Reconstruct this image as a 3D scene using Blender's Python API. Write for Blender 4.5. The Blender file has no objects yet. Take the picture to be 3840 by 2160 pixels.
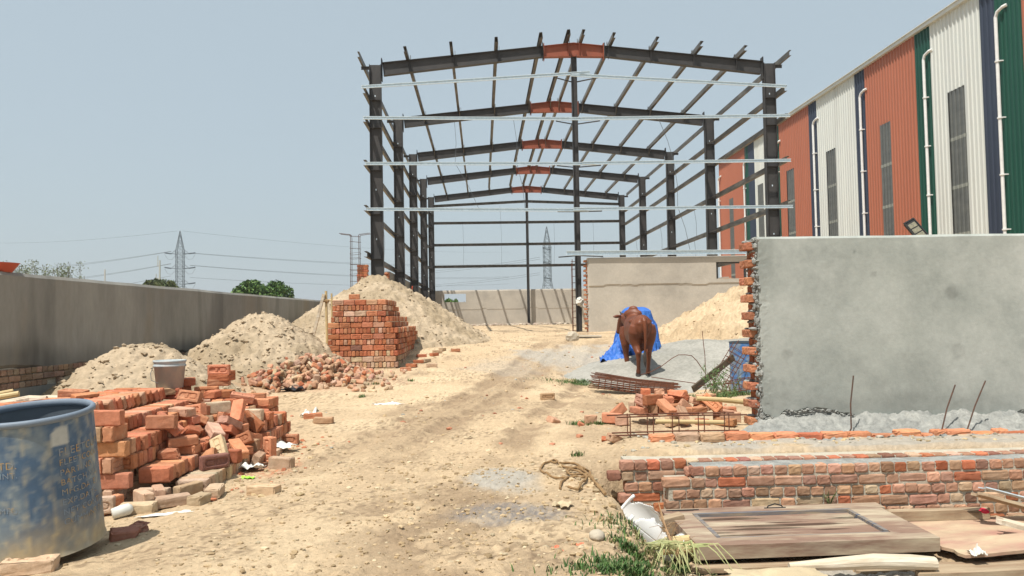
import bpy, bmesh, math, random
import numpy as np
from mathutils import Vector, Matrix, Quaternion
R = math.radians
sc = bpy.context.scene
col = sc.collection
random.seed(7)

# ------------------------------------------------------------ camera, sky, sun, exposure
F, YAW, PITCH, ROLL, CZ = 2850.0, .0396, .0409, .0174, .45
def basis():
    c, s = math.cos(YAW), math.sin(YAW); A = np.array([[c, -s, 0], [s, c, 0], [0, 0, 1]])
    c, s = math.cos(PITCH), math.sin(PITCH); B = np.array([[1, 0, 0], [0, c, s], [0, -s, c]])
    c, s = math.cos(ROLL), math.sin(ROLL); C = np.array([[c, 0, -s], [0, 1, 0], [s, 0, c]])
    return C @ B @ A
CB = basis()
cam = bpy.data.objects.new('camera', bpy.data.cameras.new('camera')); col.objects.link(cam)
cam.matrix_world = Matrix(((CB[0][0], CB[2][0], -CB[1][0], 0), (CB[0][1], CB[2][1], -CB[1][1], 0),
                           (CB[0][2], CB[2][2], -CB[1][2], CZ), (0, 0, 0, 1)))
cam.data.sensor_width = 36; cam.data.lens = 36 * F / 3840; cam.data.clip_end = 6000; cam.data.clip_start = .05
sc.camera = cam
def at(u, v, y=None, z=None, x=None):
    """world point seen at survey coordinates (u, v) at a known y, z or x"""
    k = 3840 / 2576
    d = CB.T @ np.array([(u * k - 1920) / F, 1, (1080 - v * k) / F])
    t = y / d[1] if y is not None else ((z - CZ) / d[2] if z is not None else x / d[0])
    return np.array([0, 0, CZ]) + d * t
SUN = Vector((.29, .38, -1)).normalized()          # travel direction of the light
el = math.asin(-SUN.z); az = math.atan2(-SUN.x, -SUN.y)
world = bpy.data.worlds.new('World'); sc.world = world; world.use_nodes = True
nt = world.node_tree; bg = nt.nodes['Background']
sky = nt.nodes.new('ShaderNodeTexSky'); sky.sky_type = 'NISHITA'; sky.sun_disc = False
sky.sun_elevation = el; sky.sun_rotation = az; sky.air_density = 1.15; sky.dust_density = 4; sky.ozone_density = 1.2; sky.altitude = 200
hz = nt.nodes.new('ShaderNodeMix'); hz.data_type = 'RGBA'; hz.inputs['Factor'].default_value = .72      # pale dust haze of the air
hz.inputs['B'].default_value = (4.55, 5.4, 5.8, 1)
nt.links.new(sky.outputs[0], hz.inputs['A']); nt.links.new(hz.outputs['Result'], bg.inputs[0]); bg.inputs[1].default_value = .105
sun = bpy.data.objects.new('sun', bpy.data.lights.new('sun', 'SUN')); col.objects.link(sun)
sun.data.energy = 4.8; sun.data.angle = R(.55); sun.data.color = (1, .955, .88)
sun.rotation_euler = SUN.to_track_quat('-Z', 'Y').to_euler(); sun.location = (-10, -10, 30)
sc.view_settings.view_transform = 'Standard'; sc.view_settings.look = 'None'
sc.view_settings.exposure = 0.24; sc.view_settings.gamma = 1

# ------------------------------------------------------------ numpy noise
def _h(ix, iy, seed):
    n = (ix.astype(np.int64) * 374761393 + iy.astype(np.int64) * 668265263 + seed * 974634777) & 0xffffffff
    n = ((n ^ (n >> 13)) * 1274126177) & 0xffffffff
    n = ((n ^ (n >> 16)) * 2246822519) & 0xffffffff
    return ((n ^ (n >> 15)) & 0xffffff) / float(0xffffff)
def vn(x, y, seed=0):
    x = np.asarray(x, float); y = np.asarray(y, float)
    ix = np.floor(x); iy = np.floor(y); fx = x - ix; fy = y - iy
    fx = fx * fx * (3 - 2 * fx); fy = fy * fy * (3 - 2 * fy)
    a = _h(ix, iy, seed); b = _h(ix + 1, iy, seed); c = _h(ix, iy + 1, seed); d = _h(ix + 1, iy + 1, seed)
    return (a + (b - a) * fx) * (1 - fy) + (c + (d - c) * fx) * fy
def fbm(x, y, seed=0, o=4):
    s = 0; a = .5; t = 0
    for i in range(o):
        s = s + a * vn(x * 2 ** i + 13.7 * i, y * 2 ** i - 7.1 * i, seed + i); t += a; a *= .55
    return s / t
def worley(x, y, seed=0):
    ix = np.floor(x); iy = np.floor(y); f1 = np.full(np.shape(x), 9.); idv = np.zeros(np.shape(x))
    for dx in (-1, 0, 1):
        for dy in (-1, 0, 1):
            px = ix + dx + _h(ix + dx, iy + dy, seed); py = iy + dy + _h(ix + dx, iy + dy, seed + 5)
            d = (px - x) ** 2 + (py - y) ** 2
            m = d < f1; f1 = np.where(m, d, f1); idv = np.where(m, _h(ix + dx, iy + dy, seed + 9), idv)
    return np.sqrt(f1), idv
def sst(a, b, x):
    t = np.clip((x - a) / (b - a), 0, 1); return t * t * (3 - 2 * t)
def clods(x, y, s, seed):
    """raised crumbly lumps, 0..1"""
    w = fbm(x * s * 1.7, y * s * 1.7, seed + 3, 2) * .5
    f, i = worley(x * s + w, y * s + w, seed)
    return np.clip(1 - f * 1.5, 0, 1) ** .6 * (i > .45) * i

ORD = ['first', 'second', 'third', 'fourth', 'fifth', 'sixth', 'seventh', 'eighth', 'ninth', 'tenth', 'eleventh', 'twelfth', 'thirteenth', 'fourteenth', 'fifteenth', 'sixteenth', 'seventeenth', 'eighteenth', 'nineteenth', 'twentieth']
def ordw(i): return ORD[i] if i < 20 else ('twenty-' + ORD[i - 20] if i < 29 else ('thirtieth' if i == 29 else 'thirty-' + ORD[i - 30]))
# ------------------------------------------------------------ tagging, linking
def tag(o, label=None, cat=None, group=None, kind=None):
    if label: o['label'] = label
    if cat: o['category'] = cat
    if group: o['group'] = group
    if kind: o['kind'] = kind
    return o
def empty(name, loc=(0, 0, 0), rz=0, label=None, cat=None, group=None, rot=None):
    o = bpy.data.objects.new(name, None); col.objects.link(o); o.location = loc
    o.rotation_euler = rot if rot else (0, 0, rz); o.empty_display_size = .1
    return tag(o, label, cat, group)
def copy_tree(o, parent=None):
    c = o.copy(); col.objects.link(c); c.parent = parent
    for ch in o.children: copy_tree(ch, c)
    return c

# ------------------------------------------------------------ materials
def mat(name, c1, c2=None, scale=4, rough=.9, bump=0, bscale=30, metal=0, attr=None, obcol=False, c3=None, s3=.8, t3=(.5, .65),
        stretch=(1, 1, 1), detail=6, coord='Object', bdist=.01, vary=0, spec=.3, rot=None, bump2=0):
    m = bpy.data.materials.new(name); m.use_nodes = True
    n = m.node_tree.nodes; l = m.node_tree.links; b = n['Principled BSDF']
    b.inputs['Roughness'].default_value = rough; b.inputs['Metallic'].default_value = metal
    b.inputs['Specular IOR Level'].default_value = spec
    tc = n.new('ShaderNodeTexCoord'); mp = n.new('ShaderNodeMapping'); mp.inputs['Scale'].default_value = stretch
    if rot: mp.inputs['Rotation'].default_value = rot
    l.new(tc.outputs[coord], mp.inputs[0])
    def noise(s, d=detail, r=.6):
        q = n.new('ShaderNodeTexNoise'); q.inputs['Scale'].default_value = s; q.inputs['Detail'].default_value = d
        q.inputs['Roughness'].default_value = r; l.new(mp.outputs[0], q.inputs['Vector']); return q.outputs['Fac']
    def mix(f, a, bb, mode='MIX'):
        q = n.new('ShaderNodeMix'); q.data_type = 'RGBA'; q.blend_type = mode
        for sock, val in ((q.inputs['Factor'], f), (q.inputs['A'], a), (q.inputs['B'], bb)):
            if hasattr(val, 'is_output'): l.new(val, sock)
            elif isinstance(val, (int, float)): sock.default_value = val
            else: sock.default_value = (*val[:3], 1)
        return q.outputs['Result']
    def ramp(f, a, bb):
        q = n.new('ShaderNodeMapRange'); q.inputs[1].default_value = a; q.inputs[2].default_value = bb; q.clamp = True
        l.new(f, q.inputs[0]); return q.outputs[0]
    c = c1
    if c2: c = mix(ramp(noise(scale), .35, .65), c1, c2)
    if attr:
        a = n.new('ShaderNodeAttribute'); a.attribute_name = attr
        c = mix(1.0, c, a.outputs['Color'], 'MULTIPLY')
    if obcol:
        oi = n.new('ShaderNodeObjectInfo'); c = mix(1.0, c, oi.outputs['Color'], 'MULTIPLY')
        # decorrelate the grain between copies
        ad = n.new('ShaderNodeVectorMath'); ad.operation = 'MULTIPLY_ADD'
        l.new(oi.outputs['Random'], ad.inputs[0]); ad.inputs[1].default_value = (37, 53, 71); l.new(tc.outputs[coord], ad.inputs[2])
        l.new(ad.outputs[0], mp.inputs[0])
    if c3: c = mix(ramp(noise(s3, 5, .65), *t3), c, c3)
    if vary:
        f = ramp(noise(bscale * .6, 4, .7), .3, .7)
        q = n.new('ShaderNodeMapRange'); q.inputs[3].default_value = 1 - vary; q.inputs[4].default_value = 1 + vary; l.new(f, q.inputs[0])
        v = n.new('ShaderNodeCombineColor')
        for k in range(3): l.new(q.outputs[0], v.inputs[k])
        c = mix(1.0, c, v.outputs[0], 'MULTIPLY')
    if hasattr(c, 'is_output'): l.new(c, b.inputs['Base Color'])
    else: b.inputs['Base Color'].default_value = (*c, 1)
    if bump:
        bn = n.new('ShaderNodeBump'); bn.inputs['Strength'].default_value = bump; bn.inputs['Distance'].default_value = bdist
        l.new(noise(bscale, 8, .7), bn.inputs['Height']); l.new(bn.outputs[0], b.inputs['Normal'])
    return m
M = {}
M['soil'] = mat('soil', (1, 1, 1), attr='Col', bump=.8, bscale=26, bdist=.035, rough=.97, vary=.13, spec=.1)
M['sand'] = mat('sand', (1, 1, 1), attr='Col', bump=.8, bscale=30, bdist=.02, rough=.97, vary=.12, spec=.1)
M['brick'] = mat('brick_clay', (1, 1, 1), (.88, .82, .78), scale=9, obcol=True, bump=.6, bscale=45, bdist=.006, rough=.95, vary=.16, spec=.15,
                 c3=(.52, .4, .27), s3=7, t3=(.6, .8))
M['brickv'] = mat('brick_clay_coloured', (1, 1, 1), (.84, .76, .7), scale=9, attr='Col', bump=.6, bscale=45, bdist=.006, rough=.95, vary=.16, spec=.15)
M['mortar'] = mat('mortar', (.54, .49, .39), (.42, .385, .31), scale=12, bump=1, bscale=40, bdist=.015, vary=.15)
M['cement'] = mat('cement_plaster', attr='Col', c1=(.36, .378, .345), c2=(.255, .276, .255), scale=1.3, bump=.35, bscale=40, bdist=.006, rough=.93, vary=.07, detail=9,
                  c3=(.44, .455, .42), s3=.8, t3=(.45, .7))
M['roughcement'] = mat('rough_cement', (.36, .36, .33), (.24, .245, .23), scale=9, bump=1, bscale=35, bdist=.02, vary=.2)
M['plaster'] = mat('pale_plaster', (.5, .455, .385), (.41, .375, .32), scale=.7, bump=.3, bscale=25, bdist=.006, vary=.06,
                   c3=(.34, .31, .265), s3=.5, t3=(.5, .72), detail=8)
M['oldplaster'] = mat('stained_plaster', attr='Col', c1=(.285, .278, .25), c2=(.22, .215, .195), scale=.9, bump=.3, bscale=20, bdist=.006, vary=.08,
                      c3=(.25, .215, .165), s3=.6, t3=(.52, .75), stretch=(1, 1, .3), detail=8)
M['steel'] = mat('painted_grey_steel', (.052, .048, .046), (.036, .035, .035), scale=2, rough=.55, vary=.12, bscale=6, spec=.4)
M['oxide'] = mat('red_oxide_primer', (.29, .085, .048), (.24, .075, .042), scale=3, rough=.6, vary=.08, bscale=8)
M['purlin'] = mat('weathered_purlin', (.17, .155, .13), (.06, .056, .05), scale=2.2, rough=.5, metal=.35, vary=.2, bscale=5, stretch=(3, .5, 3))
M['galv'] = mat('galvanised_steel', (.66, .76, .82), (.52, .62, .68), scale=14, rough=.42, metal=.25, vary=.06, bscale=10, spec=.5)
M['rust'] = mat('rusty_iron', (.17, .065, .035), (.1, .045, .03), scale=25, rough=.85, bump=.3, bscale=90, bdist=.002)
M['darkrust'] = mat('dark_rebar', (.07, .055, .045), (.12, .06, .04), scale=20, rough=.8)
M['wood'] = mat('weathered_wood', (.42, .33, .22), (.24, .16, .1), scale=2.5, stretch=(1, 9, 9), rough=.85, bump=.5, bscale=9, bdist=.004, vary=.18)
M['doorwood'] = mat('old_brown_door', (.24, .155, .11), (.19, .115, .085), scale=3, stretch=(.6, 3.5, 3.5), rough=.8, bump=.4, bscale=9, bdist=.003, vary=.1,
                    c3=(.42, .35, .25), s3=1.6, t3=(.44, .62))
M['darkwood'] = mat('dark_wood', (.07, .055, .04), (.12, .09, .06), scale=3, stretch=(1, 8, 8), bump=.5, bscale=9, bdist=.005)
M['palewood'] = mat('bleached_log', (.62, .53, .4), (.45, .37, .27), scale=3, stretch=(.6, 6, 6), bump=.5, bscale=12, bdist=.006, vary=.15,
                    c3=(.72, .67, .56), s3=2, t3=(.5, .7))
M['bamboo'] = mat('bamboo', (.6, .46, .24), (.48, .36, .18), scale=3, stretch=(.6, 6, 6), rough=.55, vary=.1, bscale=10)
M['board'] = mat('dusty_board', (.5, .4, .26), (.36, .2, .15), scale=2.2, stretch=(.7, 2, 2), rough=.85, bump=.3, bscale=12, bdist=.004, vary=.12)
M['cardboard'] = mat('cardboard', (.52, .42, .27), (.42, .34, .22), scale=6, bump=.3, bscale=15, bdist=.004)
M['white'] = mat('white_plastic', (.78, .78, .76), (.7, .7, .69), scale=5, rough=.4, spec=.5)
M['film'] = mat('plastic_film', (.75, .74, .69), (.62, .6, .54), scale=9, rough=.35, spec=.5)
M['blue'] = mat('blue_plastic', (.035, .13, .36), (.05, .16, .38), scale=3, rough=.5, c3=(.38, .36, .3), s3=5, t3=(.58, .85), stretch=(1, 1, .4))
M['tarp'] = mat('blue_tarpaulin', (.022, .105, .42), (.035, .16, .52), scale=7, rough=.56, bump=.2, bscale=14, bdist=.01, spec=.5,
                c3=(.3, .38, .52), s3=5, t3=(.68, .9))
M['greypaint'] = mat('cement_splashed_bucket', (.32, .38, .40), (.45, .47, .46), scale=9, rough=.7, c3=(.5, .5, .47), s3=7, t3=(.5, .62), stretch=(1, 1, .6))
M['hide'] = mat('brown_hide', (.17, .052, .022), (.11, .033, .015), scale=2.5, rough=.48, bump=.15, bscale=60, bdist=.003, attr='Col', spec=.35, stretch=(1, 1, 1))
M['horn'] = mat('horn', (.06, .05, .045), rough=.5)
M['leaf'] = mat('leaf', (1, 1, 1), attr='Col', rough=.6, spec=.3)
M['bark'] = mat('bark', (.16, .12, .08), (.1, .08, .055), scale=8, bump=.5, bscale=20)
M['rope'] = mat('coir_rope', (.3, .19, .09), (.22, .13, .06), scale=40, bump=.8, bscale=120, bdist=.004)
M['stone'] = mat('stone', (.48, .42, .32), (.38, .33, .26), scale=8, bump=.6, bscale=18, bdist=.008)
M['black'] = mat('black_cloth_and_gap_shade', (.02, .02, .022), (.045, .045, .05), scale=12, rough=.8)
M['orange'] = mat('orange_wrapper', (.75, .2, .1), (.6, .12, .06), scale=12, rough=.5)
M['neon'] = mat('lime_wrapper', (.35, .85, .05), rough=.5)
M['red'] = mat('red_plastic', (.5, .1, .06), rough=.5)
M['lampblack'] = mat('lamp_housing', (.03, .03, .03), rough=.4)
M['lens'] = mat('lamp_lens', (.3, .27, .18), (.16, .15, .11), scale=60, rough=.25, spec=.6)
M['yellow'] = mat('stencil_paint', (.42, .26, .1), (.3, .27, .2), scale=22, rough=.7, c3=(.2, .26, .33), s3=26, t3=(.44, .56))
M['concretepole'] = mat('concrete_pole', (.42, .41, .38), rough=.9)
M['pylon'] = mat('pylon_steel', (.07, .085, .095), rough=.7, metal=.2)
M['insul'] = mat('insulator', (.04, .06, .08), rough=.4)
M['wire'] = mat('wire', (.1, .11, .12), rough=.7)
M['dusty'] = mat('dust', (.45, .36, .24), (.36, .29, .19), scale=8, bump=.8, bscale=30)

# ------------------------------------------------------------ mesh builder
class MB:
    def __init__(s): s.v = []; s.f = []; s.m = []; s.c = []; s.n = 0
    def add(s, V, Fc, mi=0, c=(1, 1, 1)):
        V = np.asarray(V, float); s.v.append(V)
        for q in Fc: s.f.append([i + s.n for i in q]); s.m.append(mi)
        c = np.asarray(c, float)
        s.c.append(np.tile(c, (len(V), 1)) if c.ndim == 1 else c); s.n += len(V)
        return s
    def box(s, lo, hi, mi=0, c=(1, 1, 1), Mx=None, jit=0):
        x0, y0, z0 = lo; x1, y1, z1 = hi
        V = np.array([(x0, y0, z0), (x1, y0, z0), (x1, y1, z0), (x0, y1, z0), (x0, y0, z1), (x1, y0, z1), (x1, y1, z1), (x0, y1, z1)], float)
        if jit: V += np.random.uniform(-jit, jit, V.shape)
        if Mx is not None: V = V @ np.array(Mx.to_3x3()).T + np.array(Mx.translation)
        return s.add(V, [(0, 3, 2, 1), (4, 5, 6, 7), (0, 1, 5, 4), (1, 2, 6, 5), (2, 3, 7, 6), (3, 0, 4, 7)], mi, c)
    def tube(s, pts, r, seg=8, mi=0, c=(1, 1, 1), cap=True):
        pts = [Vector(p) for p in pts]; n = len(pts)
        rr = r if hasattr(r, '__len__') else [r] * n
        V = []; up = None
        for i, p in enumerate(pts):
            d = (pts[min(i + 1, n - 1)] - pts[max(i - 1, 0)]).normalized()
            if up is None:
                up = d.orthogonal().normalized()
            else:
                up = (up - d * up.dot(d))
                up = up.normalized() if up.length > 1e-5 else d.orthogonal().normalized()
            w = d.cross(up)
            for k in range(seg):
                a = 2 * math.pi * k / seg
                V.append(p + (up * math.cos(a) + w * math.sin(a)) * rr[i])
        Fc = []
        for i in range(n - 1):
            for k in range(seg):
                a = i * seg + k; b = i * seg + (k + 1) % seg
                Fc.append((a, b, b + seg, a + seg))
        if cap: Fc.append(tuple(range(seg))[::-1]); Fc.append(tuple((n - 1) * seg + k for k in range(seg)))
        return s.add(V, Fc, mi, c)
    def lathe(s, prof, seg=32, mi=0, c=(1, 1, 1), Mx=None):
        V = []
        for r, z in prof:
            for k in range(seg):
                a = 2 * math.pi * k / seg; V.append((r * math.cos(a), r * math.sin(a), z))
        V = np.array(V)
        if Mx is not None: V = V @ np.array(Mx.to_3x3()).T + np.array(Mx.translation)
        Fc = [(i * seg + k, i * seg + (k + 1) % seg, (i + 1) * seg + (k + 1) % seg, (i + 1) * seg + k) for i in range(len(prof) - 1) for k in range(seg)]
        return s.add(V, Fc, mi, c)
    def blob(s, p, r, rng=random, mi=0, c=(1, 1, 1), sub=1, jit=.25, sq=(1, 1, 1)):
        V0, F0 = ICO[sub]
        V = V0 * (1 + np.random.uniform(-jit, jit, (len(V0), 1))) * r * np.array(sq)
        a = rng.uniform(0, 6.28); ca, sa = math.cos(a), math.sin(a)
        V = V @ np.array([[ca, sa, 0], [-sa, ca, 0], [0, 0, 1]]) + np.array(p)
        return s.add(V, F0, mi, c)
    def build(s, name, mats, parent=None, smooth=False, loc=None, rot=None):
        me = bpy.data.meshes.new(name); V = np.concatenate(s.v)
        me.from_pydata(V.tolist(), [], s.f)
        for m in (mats if isinstance(mats, (list, tuple)) else [mats]): me.materials.append(m)
        me.polygons.foreach_set('material_index', s.m)
        ca = me.color_attributes.new('Col', 'FLOAT_COLOR', 'POINT')
        C = np.concatenate(s.c); C4 = np.ones((len(C), 4)); C4[:, :3] = C; ca.data.foreach_set('color', C4.ravel())
        if smooth: me.polygons.foreach_set('use_smooth', [True] * len(me.polygons))
        me.update()
        o = bpy.data.objects.new(name, me); col.objects.link(o); o.parent = parent
        if loc is not None: o.location = loc
        if rot is not None: o.rotation_euler = rot
        return o
def _ico(sub):
    bm = bmesh.new(); bmesh.ops.create_icosphere(bm, subdivisions=sub, radius=1)
    r = (np.array([v.co[:] for v in bm.verts]), [tuple(v.index for v in f.verts) for f in bm.faces]); bm.free(); return r
ICO = {1: _ico(1), 2: _ico(2), 3: _ico(3)}
def gridmesh(name, X, Y, Z, C, m, parent=None, smooth=True, mask=None, flip=False):
    ny, nx = X.shape
    V = np.stack([X, Y, Z], -1).reshape(-1, 3)
    i = np.arange(ny * nx).reshape(ny, nx)
    q = np.stack([i[:-1, :-1], i[:-1, 1:], i[1:, 1:], i[1:, :-1]], -1)
    if flip: q = q[..., ::-1]
    q = q[mask] if mask is not None else q.reshape(-1, 4)
    me = bpy.data.meshes.new(name)
    me.vertices.add(len(V)); me.vertices.foreach_set('co', V.ravel())
    me.loops.add(q.size); me.loops.foreach_set('vertex_index', q.ravel().astype(np.int32))
    me.polygons.add(len(q)); me.polygons.foreach_set('loop_start', np.arange(0, q.size, 4, dtype=np.int32))
    me.polygons.foreach_set('loop_total', np.full(len(q), 4, np.int32))
    me.polygons.foreach_set('use_smooth', np.full(len(q), smooth))
    me.update(calc_edges=True); me.materials.append(m)
    ca = me.color_attributes.new('Col', 'FLOAT_COLOR', 'POINT'); C4 = np.ones((len(V), 4)); C4[:, :3] = np.asarray(C).reshape(-1, 3)
    ca.data.foreach_set('color', C4.ravel()); me.validate()
    o = bpy.data.objects.new(name, me); col.objects.link(o); o.parent = parent
    return o
# rounded, chipped brick block
_seg = np.array([-.5, -.44, -.15, .15, .44, .5])
def _blk():
    n = len(_seg); idx = {}; V = []; Fc = []
    def vid(a, b, c):
        if (a, b, c) not in idx: idx[(a, b, c)] = len(V); V.append((a, b, c))
        return idx[(a, b, c)]
    e = n - 1
    for a in range(e):
        for b in range(e):
            for k, fl in ((0, 0), (e, 1)):
                for ax in range(3):
                    def P(p, q):
                        t = [p, q]; t.insert(ax, k); return vid(*t)
                    f = [P(a, b), P(a + 1, b), P(a + 1, b + 1), P(a, b + 1)]
                    if (fl == 0) ^ (ax == 1): f = f[::-1]
                    Fc.append(tuple(f))
    return np.array(V), Fc
_BI, _BF = _blk()
_BE = ((_BI == 0) | (_BI == 5)).sum(1)
def brickverts(dx, dy, dz, rg, rnd=.006, jit=.0016, chip=.12):
    V = _seg[_BI] * (dx, dy, dz); ext = (_BI == 0) | (_BI == 5); sg = np.sign(V)
    sh = np.where(_BE == 2, rnd * .45, np.where(_BE == 3, rnd * .7, 0))[:, None]
    V = V - sg * ext * sh
    # segments close to the edge sit at a fixed distance
    near = (_BI == 1) | (_BI == 4); V = np.where(near, sg * (np.array([dx, dy, dz]) / 2 - rnd * 1.6), V)
    V += rg.uniform(-jit, jit, V.shape)
    m = (_BE == 3) & (rg.random(len(V)) < chip * 2); V[m] *= rg.uniform(.78, .95, (m.sum(), 1))
    m = (_BE == 2) & (rg.random(len(V)) < chip); V[m] *= rg.uniform(.9, .98, (m.sum(), 1))
    return V
RG = np.random.default_rng(11)
np.random.seed(3)
def brickcol(kind='red', rg=RG):
    if kind == 'red': b = np.array([.41, .155, .082])
    elif kind == 'orange': b = np.array([.49, .22, .125])
    elif kind == 'tan': b = np.array([.46, .34, .235])
    elif kind == 'dull': b = np.array([.35, .205, .14])
    elif kind == 'pink': b = np.array([.46, .28, .185])
    elif kind == 'purple': b = np.array([.25, .125, .09])
    elif kind == 'cream': b = np.array([.58, .41, .29])
    k = rg.uniform(.86, 1.28)
    return np.clip(b * k * (1 + rg.uniform(-.07, .07, 3)), .02, .9)
STAT=[(-2104,5620,-717,1649,0,44),(-2121,5699,-717,1629,0,44),(-2119,5778,-717,1629,0,-25),(-2122,5856,-717,1614,0,-22),(-2118,5936,-717,1649,0,-36),(-2122,6014,-717,1653,0,-29),(-2101,6090,-717,1618,0,46),(-2117,6168,-717,1657,0,19),(-2115,6249,-717,1622,0,-33),(-2115,6324,-717,1637,0,-50),(-2115,6403,-717,1650,0,-2),(-2105,6480,-717,1604,0,48),(-2102,6554,-717,1602,0,29),(-2122,6631,-717,1604,0,-32),(-2104,6712,-717,1657,0,44),(-2109,6789,-717,1647,0,-39),(-2101,6868,-717,1603,0,45),(-2107,6943,-717,1656,0,-16),(-2115,7023,-717,1620,0,-32),(-2105,7098,-717,1661,0,-34),(-2109,7173,-717,1625,0,-26),(-2111,7252,-717,1626,0,-44),(-2110,7332,-717,1651,0,-37),(-2107,7411,-717,1648,0,-39),(-2102,7488,-717,1618,0,-5),(-2099,7569,-717,1628,0,-1),(-2115,7648,-717,1625,0,-35),(-2099,7725,-717,1638,0,0),(-2115,7802,-717,1648,0,37),(-2103,7879,-717,1642,0,16),(-2095,7150,-610,1558,0,-1),(-2105,7228,-610,1598,0,15),(-2099,7305,-610,1556,0,17),(-2096,7381,-610,1589,0,-15),(-2092,7459,-610,1562,0,34),(-2089,7537,-610,1598,0,2),(-2092,7614,-610,1597,0,-2),(-2094,7692,-610,1551,0,28),(-2102,7769,-610,1578,0,27),(-2111,7846,-610,1550,0,-6),(-2096,7923,-610,1579,0,-46),(-2133,7200,-502,1549,0,-18),(-2124,7348,-502,1578,0,9),(-2135,7423,-502,1565,0,-22),(-2134,7578,-502,1578,0,-41),(-2118,7654,-502,1598,0,32),(-2116,7730,-502,1563,0,-36),(-2106,7808,-502,1599,0,11),(-2135,7883,-502,1547,0,7),(-2336,5550,-610,1644,0,-12),(-2346,5627,-610,1649,0,-12),(-2337,5707,-610,1606,0,48),(-2345,5785,-610,1650,0,-1),(-2351,5861,-610,1628,0,-6),(-2330,5937,-610,1592,0,3),(-2332,6013,-610,1606,0,-23),(-2346,6089,-610,1627,0,-3),(-2333,6167,-610,1598,0,26),(-2345,6244,-610,1609,0,3),(-2333,6321,-610,1626,0,-46),(-2328,6397,-610,1644,0,5),(-2342,6471,-610,1625,0,21),(-2328,6550,-610,1614,0,-11),(-2346,6629,-610,1641,0,-43),(-2342,6709,-610,1608,0,28),(-2341,6789,-610,1624,0,0),(-2337,6865,-610,1640,0,-43),(-2563,5500,-502,1621,0,-47),(-2558,5579,-502,1623,0,-45),(-2567,5658,-502,1638,0,21),(-2560,5733,-502,1590,0,11),(-2567,5810,-502,1583,0,-39),(-2581,5886,-502,1615,0,24),(-2572,5966,-502,1600,0,10),(-2573,6043,-502,1584,0,20),(-2570,6118,-502,1635,0,5),(-2569,6196,-502,1596,0,25),(-2576,6274,-502,1603,0,24),(-2566,6349,-502,1586,0,17),(-2568,6424,-502,1595,0,38),(-2563,6501,-502,1583,0,23),(-2559,6576,-502,1622,0,-28),(-2566,6651,-502,1630,0,-36),(-2578,5500,-396,1641,0,11),(-2581,5577,-396,1671,0,15),(-2559,5657,-396,1652,0,9),(-2573,5736,-396,1627,0,-47),(-2558,5812,-396,1650,0,26),(-2558,5887,-396,1658,0,-7),(-2580,5965,-396,1630,0,-13),(-2580,6042,-396,1636,0,-22),(-2578,6118,-396,1650,0,-47),(-2557,6199,-396,1662,0,17),(-2581,6277,-396,1661,0,-21),(-2580,6356,-396,1633,0,-48),(-2573,6433,-396,1679,0,-14),(-2805,5500,-289,1635,0,22),(-2796,5575,-289,1647,0,15),(-2812,5653,-289,1594,0,28),(-2799,5730,-289,1650,0,2),(-2810,5806,-289,1645,0,-1),(-2806,5886,-289,1594,0,-10),(-2802,5961,-289,1609,0,-45),(-2808,6036,-289,1621,0,-10),(-2804,6114,-289,1597,0,4),(-2791,6194,-289,1604,0,-48),(-2798,6271,-289,1613,0,13),(-2805,6350,-289,1618,0,33),(-2805,6426,-289,1596,0,27),(-2809,6505,-289,1596,0,-26),(-2798,6580,-289,1606,0,-44),(-2807,6659,-289,1608,0,-13),(-2804,6734,-289,1636,0,6),(-2794,6814,-289,1625,0,-6),(-2789,6893,-289,1634,0,20),(-2803,6970,-289,1599,0,-43),(-2796,7045,-289,1608,0,-44),(-3049,5750,-181,1994,0,-37),(-3012,5835,-181,2028,0,-27),(-3037,5920,-181,1992,0,8),(-3046,6007,-181,2023,0,-33),(-3012,6094,-181,2038,0,-38),(-3032,6178,-181,2017,0,-6),(-3029,6265,-181,2049,0,10),(-3033,6349,-181,1994,0,48),(-3031,6431,-181,2044,0,-11),(-3042,6515,-181,2025,0,-14),(-3036,6602,-181,2006,0,48),(-3025,6690,-181,2015,0,-36),(-3048,6777,-181,2001,0,-40),(-3042,6864,-181,2039,0,-18),(-3025,6950,-181,2039,0,-12),(-3027,7033,-181,2002,0,-11),(-3038,7117,-181,2014,0,-2),(-3251,6000,-181,1190,0,42),(-3269,6086,-181,1189,0,-14),(-3269,6171,-181,1158,0,-42),(-3267,6253,-181,1186,0,21),(-3279,6336,-181,1184,0,-43),(-3252,6422,-181,1195,0,19),(-3266,6509,-181,1153,0,2),(-3251,6596,-181,1173,0,-11),(-3283,6677,-181,1180,0,40),(-3275,6764,-181,1147,0,19),(-3275,6849,-181,1194,0,-29),(-3265,6932,-181,1195,0,-33),(-3281,7017,-181,1145,0,7),(-3261,7104,-181,1166,0,-7),(-3278,7189,-181,1158,0,11),(-2800,5364,-717,1571,0,-47),(-2640,5420,-717,1571,0,1540),(-2560,5420,-717,1571,0,1576),(-2765,5372,-610,1571,0,-32),(-2535,5364,-610,1571,0,9),(-2830,5373,-502,1571,0,19),(-2640,5420,-502,1571,0,1589),(-2560,5420,-502,1571,0,1536),(-2795,5370,-396,1571,0,33),(-2565,5379,-396,1571,0,-18),(-2860,5377,-289,1571,0,15),(-2640,5420,-289,1571,0,1605),(-2560,5420,-289,1571,0,1549),(-2825,5374,-181,1571,0,34),(-2595,5370,-181,1571,0,-40)]
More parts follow.
